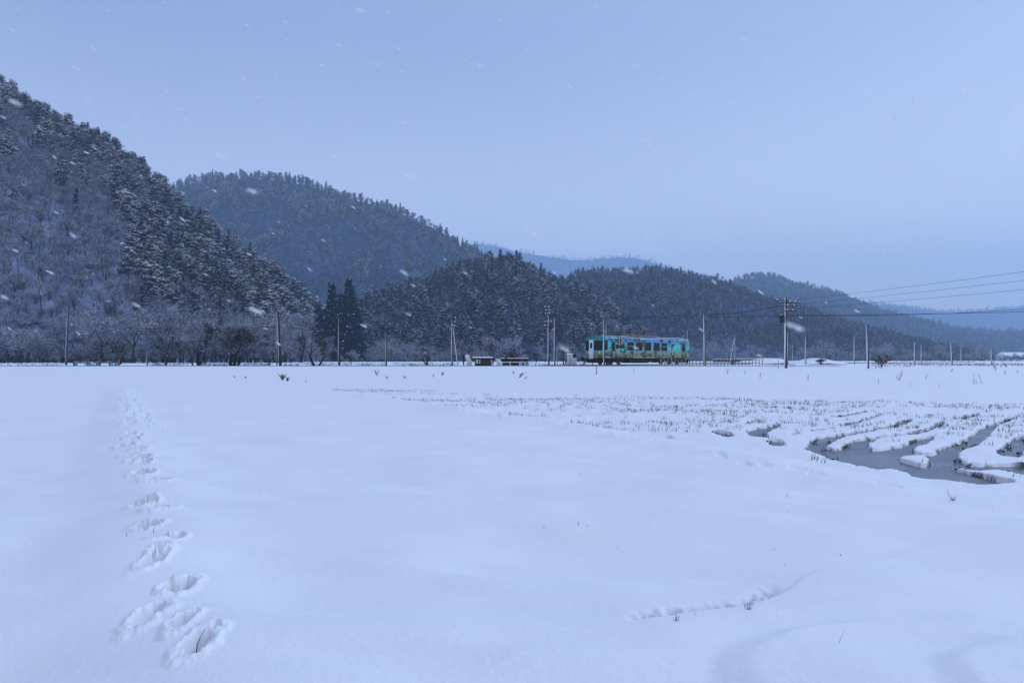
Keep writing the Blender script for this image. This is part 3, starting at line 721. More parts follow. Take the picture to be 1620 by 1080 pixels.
car = empty('railcar', (TC[0], TC[1], RZ), TH)
tag(car, 'single diesel railcar painted with a blue and green mural', 'railcar')
Lh, Wh, Z0, Z1 = 9.0, 1.4, .78, 3.30
def profile(x, inset=0.0, zt=0.0):
    """body cross-section: vertical sides, rounded eaves, shallow arched roof"""
    w = Wh - inset; pts = [(-w, Z0), (-w, Z1 - .25)]
    for a in np.linspace(0, 90, 7)[1:]:
        a = math.radians(a); pts.append((-w + .45 * (1 - math.cos(a)), Z1 - .25 + .32 * math.sin(a)))
    q = pts + [(0, Z1 + .16 - zt)] + [(-y, z) for (y, z) in reversed(pts)]
    return [(x, y, z) for (y, z) in q]
bd = MB()
xs_ = [(-Lh, .10), (-Lh + .12, .03), (-Lh + .4, 0), (-3, 0), (3, 0), (Lh - .4, 0), (Lh - .12, .03), (Lh, .10)]
rings = [profile(x, i, i) for x, i in xs_]; n_ = len(rings[0]); V = [p for r in rings for p in r]; QQ = []; qmm = []
for i in range(len(rings) - 1):
    for j in range(n_):
        QQ.append([i * n_ + j, i * n_ + (j + 1) % n_, (i + 1) * n_ + (j + 1) % n_, (i + 1) * n_ + j][::-1])
bd.add(V, QQ)
for e in (0, len(rings) - 1):
    base = e * n_; 
    TT = [[base, base + j, base + j + 1] for j in range(1, n_ - 1)]
    bd.add(V, None, TT if e else [t[::-1] for t in TT]) if False else None
    bd.T.append(np.array(TT)); bd.tm += [0] * len(TT)
bd.build('body', M['mural'], car)
# roof skin proud of the body, with vents and the brown unit
rf = MB()
rr = []
for x in (-Lh + .35, Lh - .35):
    for a in np.linspace(-1, 1, 9): rr.append((x, a * (Wh - .42), Z1 + .12 + .10 * (1 - a * a)))
rf.add(rr, [[j, j + 9, j + 10, j + 1] for j in range(8)]); rf.build('roof', M['roofm'], car)
un = MB(); un.box(-2.9, 2.6, -.8, .8, Z1 + .2, Z1 + .42); un.box(-.9, 1.2, -.86, .86, Z1 + .26, Z1 + .38); un.build('roof_unit', M['brownr'], car)
for x in (-6.3, -4.9, 5.2): 
    v_ = MB(); v_.box(x - .55, x + .55, -.4, .4, Z1 + .18, Z1 + .33); v_.build('roof_vent', M['black'], car)
un = MB(); un.tube([(-8.1, -.3, Z1 + .15), (-8.1, -.3, Z1 + .6)], .04); un.build('antenna', M['black'], car)
# side windows (five large, two narrow), both sides
def window(x, w, z0, h, side, bar=None, y=None):
    yo = side * (Wh + .004)
    f = MB(); t = .05
    for (a, b, c, d) in [(x - w / 2 - t, x + w / 2 + t, z0 - t, z0), (x - w / 2 - t, x + w / 2 + t, z0 + h, z0 + h + t), (x - w / 2 - t, x - w / 2, z0, z0 + h), (x + w / 2, x + w / 2 + t, z0, z0 + h)]:
        f.box(a, b, min(yo, yo + side * .03), max(yo, yo + side * .03), c, d)
    if bar: f.box(x - w / 2, x + w / 2, min(yo + side * .015, yo + side * .045), max(yo + side * .015, yo + side * .045), z0 + h * bar - .035, z0 + h * bar + .035)
    fo = f.build('window', M['frame'], car)
    g_ = MB(); g_.box(x - w / 2, x + w / 2, min(yo, yo + side * .012), max(yo, yo + side * .012), z0, z0 + h); g_.build('pane', M['glass'], fo)
for side in (-1, 1):
    for x, bar in [(-3.85, .5), (-2.15, None), (-.33, None), (1.5, None), (3.15, .55)]: window(x, 1.3, 1.72, 1.02, side, bar)
    window(-8.5, .55, 1.75, 1.15, side)
    # folding doors: grooved leaf with a tall narrow pane
    for x in (-7.1, 7.6):
        yo = side * (Wh + .004)
        d_ = MB(); d_.box(x - .42, x - .37, min(yo, yo + side * .03), max(yo, yo + side * .03), .8, 3.0); d_.box(x + .37, x + .42, min(yo, yo + side * .03), max(yo, yo + side * .03), .8, 3.0)
        d_.box(x - .42, x + .42, min(yo, yo + side * .03), max(yo, yo + side * .03), 3.0, 3.06)
        do = d_.build('door', M['iron'] if False else M['black'], car)
        g_ = MB(); g_.box(x - .22, x + .22, min(yo, yo + side * .014), max(yo, yo + side * .014), 1.6, 2.75); g_.build('pane', M['glass'], do)
# front and rear faces
for e in (-1, 1):
    xo = e * (Lh + .004)
    def fb(mb, y0, y1, z0, z1, d0=0, d1=.03): mb.box(min(xo + e * d0, xo + e * d1), max(xo + e * d0, xo + e * d1), y0, y1, z0, z1)
    w_ = MB(); fb(w_, -1.28, .02, 1.7, 2.85); fb(w_, .84, 1.28, 1.7, 2.85)
    w_.build('windscreen', M['glass'], car)
    d_ = MB(); fb(d_, .1, .76, .72, 2.95, 0, .05); dd_ = d_.build('end_door', M['doorw'], car)
    g_ = MB(); fb(g_, .25, .6, 1.95, 2.6, .05, .06); g_.build('pane', M['glass'], dd_)
    b_ = MB(); fb(b_, -1.25, 1.25, 2.98, 3.28, 0, .06); b_.build('destination_panel', M['green'], car)
    for y in (-.85, .85):
        l_ = MB(); l_.tube([(xo, y, 1.45), (xo + e * .06, y, 1.45)], .11, 12); l_.build('headlight', M['lampw'], car)
        l_ = MB(); l_.tube([(xo, y * 1.3, 1.45), (xo + e * .05, y * 1.3, 1.45)], .08, 10); l_.build('tail_light', M['lampr'], car)
    c_ = MB(); fb(c_, -.2, .2, .5, .72, -.3, .5); c_.build('coupler', M['black'], car)
    p_ = MB(); fb(p_, -1.2, 1.2, .22, .62, -.12, .02)
    for y in np.linspace(-1.1, 1.1, 7): fb(p_, y - .03, y + .03, .62, .78, -.1, -.04)
    p_.build('snow_plough', M['black'], car)
# underframe: tanks, engine, bogies with wheels
uf = MB(); uf.box(-8.6, 8.6, -1.1, 1.1, .62, .78)
for (a, b, c) in [(-4.0, -2.6, .25), (-2.3, -.2, .18), (0, 1.1, .3), (1.5, 2.7, .22), (3.0, 3.9, .35)]: uf.box(a, b, -1.28, -.5, c, .7); uf.box(a + .2, b - .1, .5, 1.28, c, .7)
uf.build('underframe', M['black'], car)
for x in (-6.2, 6.2):
    bo = MB()
    for s_ in (-1, 1): bo.box(x - 1.5, x + 1.5, s_ * .95 - .06, s_ * .95 + .06, .38, .6); bo.box(x - .4, x + .4, s_ * 1.02 - .04, s_ * 1.02 + .04, .25, .62)
    bo.box(x - .2, x + .2, -1, 1, .4, .6); bb = bo.build('bogie', M['black'], car)
    for dx in (-1.0, 1.0):
        for s_ in (-1, 1):
            w_ = MB(); w_.tube([(x + dx, s_ * .53, .43), (x + dx, s_ * .67, .43)], .43, 18); w_.build('wheel', M['wheel'], bb)

# ---------------------------------------------------------------- poles
def pole(px, top, base, Y, label, r=.13, m='pole', arms=None, group='poles along the railway and the road', strut=None, lean=0, extras=None, cat='pole', name='utility_pole'):
    X, Y, z = at(px, Y); H = topz(top, Y) - z
    o = empty(name, (X, Y, z - .1)); tag(o, label, cat, group)
    s = MB(); s.tube([(0, 0, 0), (lean * .5, 0, H * .5), (lean, 0, H + .1)], [r, r * .86, r * .7], 8); s.build('shaft', M[m], o, smooth=True)
    for (dz, w0, w1, ni) in (arms or []):
        zz = H - dz; a = MB(); a.box(w0, w1, -.14, -.05, zz, zz + .09); a.build('crossarm', M['iron'], o)
        for i in range(ni):
            xx = w0 + (w1 - w0) * (i + .5) / ni if ni > 1 else (w1 if abs(w1) > abs(w0) else w0) * .9
            q = MB(); q.tube([(xx, -.1, zz + .09), (xx, -.1, zz + .16), (xx, -.1, zz + .2), (xx, -.1, zz + .28)], [.03, .07, .04, .06], 6); q.build('insulator', M['porcelain'], o)
    if strut is not None:
        a = MB(); a.tube([(strut, 0, 0), (strut * .12, 0, H * .9)], r * .75, 6); a.build('strut', M[m], o)
    if extras: extras(o, H)
    return o
def big_extras(o, H):
    t = MB(); t.tube([(-.42, -.1, H - 2.55), (-.42, -.1, H - 1.75)], .24, 10); t.tube([(-.42, -.1, H - 1.75), (-.42, -.1, H - 1.66)], [.27, .2], 10); t.build('transformer', M['iron'], o)
    b = MB()
    for i in range(14): zz = 1.2 + i * .38; s = 1 if i % 2 else -1; b.box(min(0, s * .3), max(0, s * .3), -.015, .015, zz, zz + .03)
    b.build('climbing_rung', M['wire'], o)['kind'] = 'stuff'
big = pole(1243, 471, 583, 72, 'tall dark utility pole with three stacked crossarms carrying the wires', .17, arms=[(.45, -.95, 1.25, 4), (.85, -.2, 1.2, 2), (1.35, -.2, 1.05, 2), (.25, -1.35, .3, 2)], extras=big_extras)
def trans_extras(o, H):
    t = MB(); t.tube([(.42, 0, H - 2.7), (.42, 0, H - 2.0)], .22, 10); t.build('transformer', M['iron'], o)
pole(868, 485, 577.5, 84, 'dark pole with many short crossarms, left of the white cabinet', .13, arms=[(.1, -.7, .25, 2), (.5, -.6, .3, 2), (.9, -.6, .3, 2), (1.9, -.6, .5, 3), (2.4, -.5, .3, 1)], extras=trans_extras)
pole(877.5, 502, 577, 87, 'plain pale pole just right of the pole with crossarms', .11, 'pole_far')
pole(881.5, 545, 577.5, 84, 'short thin post between the pale pole and the white cabinet', .06, 'pole_far')
pole(104.5, 480, 577, 92, 'plain grey pole at the left end of the low teal fence', .15, 'pole_far', lean=.35)
pole(438, 494, 577.5, 86, 'slim pale pole standing against the thick pole among the bare trees', .10, 'pole_far')
pole(443.5, 494, 578, 80, 'thick dark pole leaning beside the slim pale one', .19, lean=-.28)
pole(536.5, 501, 577.5, 83, 'dark pole with a short crossarm below the two pointed cedars', .14, arms=[(.8, -.22, .22, 0)])
pole(611, 525, 578, 82, 'short dark pole alone between two small bare trees', .11)
pole(715, 502, 577.5, 84, 'pole propped by a long slanting strut left of the snow-roofed hut', .11, 'pole_far', arms=[(.1, -.1, .45, 1), (.6, -.1, .4, 1), (1.1, -.1, .35, 1)], strut=.75)
pole(956, 501.5, 579.5, 77, 'pale pole in front of the railcar near its front end', .11)
pole(959.5, 512, 560, 96, 'thin pale pole rising behind the railcar roof, beside the one in front', .10, 'pole_far')
pole(937, 511, 560, 99, 'slender pole behind the driving end of the railcar', .07, arms=[(.3, -.25, .25, 1), (.9, -.2, .2, 1)])
pole(1087.5, 522, 565, 104, 'pale pole behind the rear end of the railcar', .11, 'pole_far')
pole(1115, 496, 578.5, 82, 'bluish pole standing in the post fence right of the railcar', .12, 'pole_far', lean=-.1)
pole(1163, 530, 576, 96, 'pole held by a wire-wrapped slanting strut over dry reeds', .07, 'pole_far', strut=-.8)
pole(1206, 558, 578, 84, 'stubby post where the post fence ends', .06)
pole(1246, 525, 577, 90, 'pale pole half hidden behind the tall utility pole', .10, 'pole_far')
pole(1254, 545, 575, 120, 'faint thin pole just right of the tall utility pole', .06, 'pole_far')
pole(1274.5, 533, 577, 92, 'pale pole left of the snow-covered mound', .10, 'pole_far')
pole(1351.5, 533, 576, 98, 'thin pale pole at the right end of the snow-covered mound', .09, 'pole_far')
pole(1373.5, 514, 583, 72, 'dark pole right of the snow-covered mound with dry shrubs at its foot', .12, lean=-.15)
pole(1447, 541, 577, 88, 'dark pole, first of the spaced poles right of the mound shrubs', .10)
pole(1457.5, 545, 574.5, 120, 'faint pale pole close behind the first spaced pole', .09, 'pole_far')
pole(1506, 541, 577, 92, 'dark pole, second of the spaced poles toward the right end', .11, lean=-.12)
pole(1520.5, 547, 573.5, 150, 'faint pale pole close behind the second spaced pole', .09, 'pole_far')
pole(1568.5, 550, 576.5, 96, 'dark pole, rightmost of the spaced poles', .10)
pole(1586.5, 552, 573, 160, 'faintest thin pole, farthest to the right', .08, 'pole_far')
pole(233, 550, 577.5, 84, 'short white post between the teal fence and the bare trees', .09, 'pole_far', cat='post', name='marker_post', group='short posts on the bank')
pole(943.5, 577, 593, 60, 'small dark stake in the snow below the railcar', .05, cat='stake', name='stake', group='short posts on the bank')
pole(1231, 569, 584, 70, 'small dark stake left of the tall utility pole', .045, cat='stake', name='stake', group='short posts on the bank')
pole(1572, 572, 581, 76, 'tiny dark stump right of the rightmost spaced pole', .09, cat='stake', name='stake', group='short posts on the bank')

# ---------------------------------------------------------------- wires
def wire(a, b, sag, label, r=.022, n=22):
    a, b = np.array(a, float), np.array(b, float); P = []
    for i in range(n + 1):
        t = i / n; p_ = a + (b - a) * t; p_[2] -= sag * 4 * t * (1 - t); P.append(p_)
    c = P[0].copy(); m_ = MB(); m_.tube(np.array(P) - c, r, 4); o = m_.build('overhead_wire', M['wire'], loc=tuple(c)); tag(o, label, 'wire', 'overhead wires')
def wp(px, py, Y): return ((px - 810) / F * Y, Y, topz(py, Y))
wire(wp(1252, 475, 72), ((1800 - 810) / F * 42, 42, EYE + (HZ - 405) / F * 42), .12, 'highest wire running from the tall pole up to the right edge', .011)
wire(wp(1252, 482, 72), ((1800 - 810) / F * 42, 42, EYE + (HZ - 422) / F * 42), .12, 'middle of the three wires climbing to the right edge', .011)
wire(wp(1252, 489, 72), ((1800 - 810) / F * 42, 42, EYE + (HZ - 440) / F * 42), .12, 'lowest of the three wires climbing to the right edge', .011)
wire(wp(1245, 499, 72), wp(1800, 487, 66), .15, 'thick level wire from the tall pole to the right edge', .022)
wire(wp(1245, 499, 72.3), wp(1800, 474, 60), .5, 'thin wire just above the level wire at the right edge', .014)
wire(wp(1238, 483, 72), wp(1115, 497, 82), .25, 'upper wire from the tall pole to the bluish pole', .026)
wire(wp(1238, 499, 72), wp(1115, 500, 82), .1, 'lower wire from the tall pole to the bluish pole', .02)
wire(wp(1115, 497, 82), wp(956, 502, 77), .12, 'upper wire from the bluish pole to the pole before the railcar', .026)
wire(wp(1115, 500, 82), wp(956, 504, 77), .2, 'lower wire from the bluish pole to the pole before the railcar', .02)
wire(wp(956, 503, 77), wp(868, 490, 84), .15, 'wire from the pole before the railcar to the pole with crossarms')
wire(wp(937, 517, 99), wp(868, 517, 84), .02, 'low level wire left of the railcar front')
wire(wp(868, 517, 84), wp(715, 516, 84), .05, 'level wire between the crossarm pole and the propped pole')
wire(wp(715, 516, 84), wp(536.5, 514, 83), .25, 'level wire between the propped pole and the short-armed pole', .016)
wire(wp(536.5, 509, 83), wp(443, 505, 80), .8, 'upper sagging wire between the thick pole and the short-armed pole', .024)
wire(wp(536.5, 512, 83), wp(443, 508, 80), .9, 'lower sagging wire between the thick pole and the short-armed pole', .024)
for i, (dy, nm) in enumerate([(0, 'top'), (4, 'second'), (8, 'lowest')]):
    wire(wp(443, 516 + dy * .6, 80), wp(200, 519 + dy, 86), .25, '%s of the three wires left of the thick pole' % nm, .024)
wire(wp(200, 521, 86), wp(104.5, 492, 92), .5, 'thin wire rising to the plain grey pole at the far left', .012)

# ---------------------------------------------------------------- post fence right of the railcar
M['fencew'] = snowy('weathered_fence', (.075, .055, .05), (-.8, -.3, .6), .5, .8, nscale=4)
f0 = empty('post_fence', at(1045, 80)); tag(f0, 'low dark post and rail fence right of the railcar', 'fence')
prev = None
for i in range(29):
    px = 1046 + i * 5.55; Y = 80 + .05 * i; X, _, z = at(px, Y); hgt_ = random.uniform(.7, .95)
    p_ = MB(); p_.tube([(X, Y, z - .2), (X + random.uniform(-.04, .04), Y, z + hgt_)], [.06, .05], 5); q = p_.build('post', M['fencew'], None); q.parent = f0; q.matrix_parent_inverse.identity(); q.location = tuple(-c for c in f0.location)
for zz in (.32, .62):
    p_ = MB(); Pp = []
    for i in range(0, 29, 2): 
        X, Y, z = at(1046 + i * 5.55, 80 + .05 * i); Pp.append((X, Y - .08, z + zz + random.uniform(-.03, .03)))
    p_.tube(Pp, .028, 4); q = p_.build('rail', M['fencew'], f0); q.location = tuple(-c for c in f0.location)

# ---------------------------------------------------------------- low teal fence at the left
M['teal'] = mat('teal_paint', (.03, .33, .36), .6, .3, .4, 2); M['wood'] = snowy('weathered_wood', (.13, .085, .065), (0, -.2, 1), .6, .9, nscale=1.5, namp=.6)
X0, Y0_, z0_ = at(117, 82); f1 = empty('low_barrier', (X0, Y0_, z0_)); tag(f1, 'low wooden barrier with teal panels on the left of the bank', 'barrier')
W_ = 71 / F * 82; tp = topz(572.4, 82) - z0_
b_ = MB(); b_.tube([(0, 0, tp), (W_ * .3, 0, tp - .05), (W_ * .62, 0, tp - .04), (W_ * .8, 0, tp + .03), (W_, 0, tp + .06)], .09, 6); b_.build('top_rail', M['wood'], f1)
for i, t in enumerate([0, .30, .58, .795, 1.0]):
    b_ = MB(); b_.box(W_ * t - .07, W_ * t + .07, -.07, .07, -.3, tp + (.35 if i in (2, 4) else .05)); b_.build('post', M['wood'], f1)
for (a, b, hgt_) in [(.01, .08, .9), (.29, .37, .7), (.38, .46, .4), (.48, .56, .6), (.82, .88, .5), (.9, .97, .6)]:
    b_ = MB(); b_.box(W_ * a, W_ * b, -.03, .03, -.1, tp * hgt_); b_.build('panel', M['teal'], f1)

# ---------------------------------------------------------------- hut, long shed, white rail fence, cabinet, snow-plastered sign
M['dark_wood'] = mat('dark_wood', (.05, .04, .036), .85, .2, .4, 3); M['snowcap'] = mat('roof_snow', SNOWC, .8, .2); M['whitep'] = mat('white_paint', (.62, .64, .68), .6, .3, .15, 3)
M['bluep'] = mat('blue_tarp', (.01, .03, .30), .5, .3, .3, 3)
X, Y, z = at(749, 82); hut = empty('waiting_hut', (X, Y, z)); tag(hut, 'small dark waiting hut with a snow-covered flat roof', 'hut')
w = 25 / F * 82 + .2; hh = topz(567, 82) - z
m_ = MB(); m_.box(.15, .3, 0, 2, -.2, hh); m_.box(.6, .68, 0, .1, 0, hh); m_.box(.85, w, .0, .1, .0, hh); m_.box(0.3, w, 1.9, 2.0, -.2, hh); m_.box(w - .1, w, .1, 1.9, -.2, hh); m_.build('wall', M['dark_wood'], hut)
m_ = MB(); m_.box(-.15, w + .25, -.3, 2.3, hh, hh + .08); m_.build('roof', M['dark_wood'], hut)
m_ = MB(); m_.box(-.12, w + .2, -.28, 2.28, hh + .082, hh + .22); m_.build('roof_snow', M['snowcap'], hut)
m_ = MB(); m_.box(.32, .55, -.02, .03, .25, hh - .12); m_.box(.7, .82, -.02, .03, .25, hh - .12); m_.build('notice_board', M['whitep'], hut)
m_ = MB(); m_.box(1.0, w - .1, -.12, -.02, .42, .5); m_.build('bench_slat', M['wood'], hut)
X, Y, z = at(789, 86); sh = empty('long_shed', (X, Y, z)); tag(sh, 'long low open shed with a snow-dusted roof right of the hut', 'shed')
w = 47 / F * 86; hh = topz(568, 86) - z
m_ = MB(); m_.box(0, w, 1.5, 1.6, -.2, hh); m_.box(w * .72, w * .99, .0, .1, .1, hh); m_.build('wall', M['dark_wood'], sh)
for t in (.02, .2, .38, .55, .72, .86, .99):
    m_ = MB(); m_.box(w * t - .05, w * t + .05, -.05, .05, -.2, hh); m_.build('post', M['dark_wood'], sh)
m_ = MB(); m_.box(-.1, w + .15, -.3, 1.9, hh, hh + .07); m_.build('roof', M['dark_wood'], sh)
m_ = MB()
for (a, b) in [(.02, .2), (.3, .5), (.53, 1.0)]: m_.box(w * a, w * b, -.25, 1.7, hh + .072, hh + .16)
m_.build('roof_snow', M['snowcap'], sh)
m_ = MB(); m_.box(w * .69, w * .83, -.12, -.06, .05, hh - .05); m_.build('blue_sheet', M['bluep'], sh)
X, Y, z = at(786, 79); wf = empty('white_rail_fence', (X, Y, z)); tag(wf, 'low white rail fence in front of the long shed', 'fence')
w = 62 / F * 79
m_ = MB(); m_.box(0, w * .58, -.04, .04, .38, .47); m_.box(w * .62, w, -.04, .04, .38, .46); m_.box(w * .72, w * .98, -.04, .04, .16, .23); m_.build('rail', M['whitep'], wf)
for t in (.02, .11, .34, .58, .62, .71, .88, 1.0):
    m_ = MB(); m_.box(w * t - .045, w * t + .045, -.045, .045, -.2, .48); m_.build('post', M['whitep'], wf)
X, Y, z = at(904.5, 80); cb = empty('equipment_cabinet', (X, Y, z)); tag(cb, 'white steel equipment cabinet left of the railcar front', 'cabinet')
M['cab'] = mat('pale_grey_paint', (.42, .46, .50), .5, .4, .12, 2)
hh = topz(560.5, 80) - z
m_ = MB(); m_.box(-.55, .1, -.4, .4, -.2, hh); m_.build('body', M['cab'], cb)
m_ = MB(); m_.box(.1, .55, -.38, .3, -.2, hh * .72); m_.build('side_body', M['cab'], cb)
m_ = MB(); m_.box(.14, .5, -.42, -.381, hh * .74, hh * .98); m_.box(.13, .52, -.36, .25, hh * .72, hh * .95); m_.build('meter_box', M['black'], cb)
m_ = MB(); m_.box(-.58, .12, -.43, .42, hh, hh + .1); m_.build('snow_cap', M['snowcap'], cb)
m_ = MB(); m_.box(-.24, -.22, -.412, -.402, 0, hh * .95); m_.box(-.19, -.15, -.44, -.402, hh * .45, hh * .55); m_.build('door_seam', M['iron'], cb)
# snow-plastered bush shaped like a figure left of the hut
def snowbush(px, Y, top, label):
    X, Y, z = at(px, Y); H = topz(top, Y) - z; m_ = MB()
    V, T = [], []
    n = 260; a = rng.uniform(0, 6.28, n); hh_ = rng.uniform(0, 1, n); r = .32 * (1 - .5 * hh_) * np.sqrt(rng.uniform(0, 1, n)) + .1 * (hh_ > .6) * rng.uniform(0, 1, n)
    P = np.stack([r * np.cos(a) + .12 * np.sin(hh_ * 5), r * np.sin(a), hh_ * H], -1); V, T = cards(P, .22, .3, .8); m_.add(V, None, T, 1)
    for i in range(14):
        b0 = (0, 0, 0); b1 = P[rng.integers(n)]; m_.tube([b0, b1 * [.5, .5, .6], b1], [.03, .02, .01], 3, caps=False)
    o = m_.build('snowy_bush', [M['twig'], M['needle_snow']], loc=(X, Y, z)); tag(o, label, 'bush')
snowbush(741, 82, 561.5, 'white snow-plastered upright bush just left of the hut')
snowbush(776, 83, 569, 'snow-plastered bush between the hut and the bare tree')
snowbush(789, 84, 568, 'snow-plastered bush at the left end of the long shed')

# level crossing signal in front of the railcar
M['ylw'] = mat('yellow_paint', (.50, .34, .06), .6, .3, .2, 3); M['redl'] = mat('unlit_dark_red_lens', (.06, .01, .01), .2, .6)
X, Y, z = at(981, 79); H = topz(533, 79) - z
cs = empty('crossing_signal', (X, Y, z)); tag(cs, 'level crossing signal with crossed boards before the railcar side', 'crossing signal')
m_ = MB(); m_.tube([(0, 0, -.2), (0, 0, H)], .06, 8); m_.build('post', M['pole'], cs)
for a_ in (35, -35):
    a_ = math.radians(a_); R = np.array([[math.cos(a_), 0, -math.sin(a_)], [0, 1, 0], [math.sin(a_), 0, math.cos(a_)]])
    m_ = MB()
    for i in range(6): m_.box(-.6 + i * .2, -.4 + i * .2, -.10 - (.02 if a_ > 0 else 0), -.085 - (.02 if a_ > 0 else 0), -.07, .07, m=i % 2, R=R, o=(0, 0, H - .45))
    m_.build('crossed_board', [M['ylw'], M['black']], cs)
for sx in (-.3, .3):
    m_ = MB(); m_.tube([(sx, -.12, H - 1.1), (sx, -.16, H - 1.1)], .26, 14); lo = m_.build('lamp_board', M['black'], cs)
    m_ = MB(); m_.tube([(sx, -.162, H - 1.1), (sx, -.20, H - 1.1)], .11, 12); m_.build('lamp', M['redl'], lo)
m_ = MB(); m_.box(-.35, .35, -.12, -.06, H - 1.14, H - 1.06); m_.box(-.18, .18, -.2, .12, .5, 1.0); m_.build('bracket', M['black'], cs)
m_ = MB(); m_.box(-.05, .75, -.3, .1, -.1, .1); m_.build('base_plate', M['black'], cs)

# snow-covered mound with a dark side, far wall, far greenhouse
M['dkside'] = mat('dark_wet_side', (.035, .045, .075), .6, .3, .4, 1)
def mound(name, px0, px1, top, Y, label, cat, depth=5.0, snow_only=False):
    X0 = (px0 - 810) / F * Y; X1 = (px1 - 810) / F * Y; z = gz((X0 + X1) / 2, Y); n, k = 60, 14
    H = topz(top, Y) - z; V = []
    for i in range(n + 1):
        u_ = i / n; prof_ = (math.sin(math.pi * u_) ** .55) * (.75 + .35 * float(fbm(np.array([u_ * 5.]), np.array([.3]), 3, 5)[0]))
        for j in range(k + 1):
            v_ = j / k; zz = math.sin(math.pi * min(v_ * .62 + .0, 1)) ** .6 if v_ > 0 else 0
            V.append((X0 + (X1 - X0) * u_, Y + v_ * depth, z - .15 + (H + .15) * prof_ * zz + .08 * float(fbm(np.array([u_ * 14.]), np.array([v_ * 5.]), 2, 8)[0]) * (v_ > 0)))
    V = np.array(V); Q = []; qm_ = []
    for i in range(n):
        for j in range(k): Q.append([i * (k + 1) + j, (i + 1) * (k + 1) + j, (i + 1) * (k + 1) + j + 1, i * (k + 1) + j + 1]); qm_.append(0 if j < 1 else 1)
    c = V[0].copy(); o = link(name, np_mesh(name, V - c, Q, mats=[M['dkside'], M['snowcap']], qm=qm_, smooth=False), loc=tuple(c)); tag(o, label, cat); return o
mound('snow_bank', 1185, 1300, 565.8, 104, 'smooth white snow bank behind the foot of the tall utility pole', 'snow bank', 8.0)
mound('covered_pile', 1262, 1362, 565.5, 96, 'long snow-covered pile with a dark side between the thin pale poles', 'pile')
X, Y, z = at(1128, 210); wl = empty('far_wall', (X, Y, z)); tag(wl, 'long dark blue wall with a snowy top behind the post fence', 'wall')
w = 130 / F * 210; hh = topz(567.3, 210) - z
m_ = MB(); m_.box(0, w * .85, 0, .4, -.3, hh - .1); m_.build('wall_face', M['dkside'], wl)
m_ = MB(); m_.box(-.1, w * .85 + .1, -.05, .5, hh - .1, hh + .02); m_.build('snow_top', M['snowcap'], wl)
for i in range(24):
    m_ = MB(); m_.box(w * .3 + i * .6, w * .3 + i * .6 + .16, .1, .25, hh + .02, hh + .3); m_.build('baluster', M['whitep'], wl)
X, Y, z = at(1592, 420); gh = empty('farm_building', (X, Y, z)); tag(gh, 'pale long farm building with a snowy roof in the haze at the right edge', 'farm building')
m_ = MB(); m_.box(0, 42, 0, 9, -.5, 3.3); m_.build('wall', M['whitep'], gh)
m_ = MB(); m_.add([(-.6, -.8, 3.3), (42.6, -.8, 3.3), (42.6, 4.5, 5.4), (-.6, 4.5, 5.4), (-.6, 9.8, 3.3), (42.6, 9.8, 3.3)], [[0, 1, 2, 3], [3, 2, 5, 4]], [[0, 3, 4], [1, 5, 2]]); m_.build('roof', M['snowcap'], gh)
for i in range(7):
    m_ = MB(); m_.box(3 + i * 5.4, 5.4 + i * 5.4, -.05, -.004, 1.0, 2.4); m_.build('window', M['glass'], gh)

# ---------------------------------------------------------------- bare trees by the road and railway
def btree(px, top, Y, label, wide=1.0, lean=0.0, stems=1, levels=4, spread=.65, twigs=1200, r0=.022, name='bare_tree', cat='bare tree', kind='bare'):
    X, Y, z = at(px, Y); H = topz(top, Y) - z + .1
    tr, cr = bare(H, levels, spread, twigs, r0, .019, lean, stems=stems, twl=.06, forks=(2, 4), split=3, trl=.22, lenf=(.65, .95))
    for b in (tr, cr): b.V = [v * np.array([wide, wide, 1]) for v in b.V]
    o = empty(name, (X, Y, z - .1)); tag(o, label, cat, 'bare trees beside the road')
    tr.build('trunk', M['bark'], o); cr.build('crown', M['twig'], o); return o
btree(135, 552, 88, 'small leaning bare tree behind the teal barrier', 1.0, -.3, twigs=500)
btree(187, 527, 100, 'wide frosted bare tree behind the right end of the teal barrier', 1.3, stems=3, twigs=1500, r0=.016)
btree(262, 532, 86, 'bare tree with a short forked trunk right of the white post', 1.2, .1, twigs=900)
btree(306, 538, 84, 'bare tree whose trunk leans far to the left', 1.2, -.9, twigs=700)
btree(314, 514, 83, 'upright bare tree beside the far-leaning one', 1.4, .1, twigs=1200)
btree(366, 506, 82, 'widest bare tree with a thick forked trunk and low sweeping limb', 1.35, -.12, stems=2, spread=.6, levels=5, twigs=5200, r0=.022)
btree(376, 515, 83.5, 'bare tree growing right against the widest one', 1.3, .4, twigs=1600, r0=.02)
btree(424, 548, 86, 'thin bare sapling leaning right beside the pole pair', .9, .5, twigs=250, levels=3)
btree(497, 519, 81, 'bare tree leaning left, left half of a V-shaped pair', 1.1, -.5, twigs=900, levels=4, r0=.024)
btree(503, 540, 81.5, 'bare tree leaning right, right half of a V-shaped pair', 1.2, .8, twigs=380, levels=3, r0=.026)
btree(555, 559, 82, 'little bare tree between the two dark poles', 1.2, .1, twigs=200, levels=3)
btree(676, 546, 88, 'small bushy bare tree with several whitened stems', 1.2, 0, stems=3, twigs=700, levels=3)
btree(733, 535, 86, 'bare tree tangled beside the slanting strut', .9, -.1, stems=2, twigs=500)
btree(779, 533, 83, 'tall bare tree with a white-streaked trunk right of the hut', 1.0, .1, twigs=700, r0=.024)
btree(812, 546, 95, 'broad brown brushy tree behind the long shed', 1.7, 0, stems=3, twigs=3200, levels=4, r0=.016)
btree(846, 553, 86, 'bare tree forking right at the end of the white fence', 1.2, .3, twigs=300, levels=3)
btree(893, 545, 100, 'bare brushy tree behind the white cabinet', 1.3, 0, stems=2, twigs=900, levels=3)
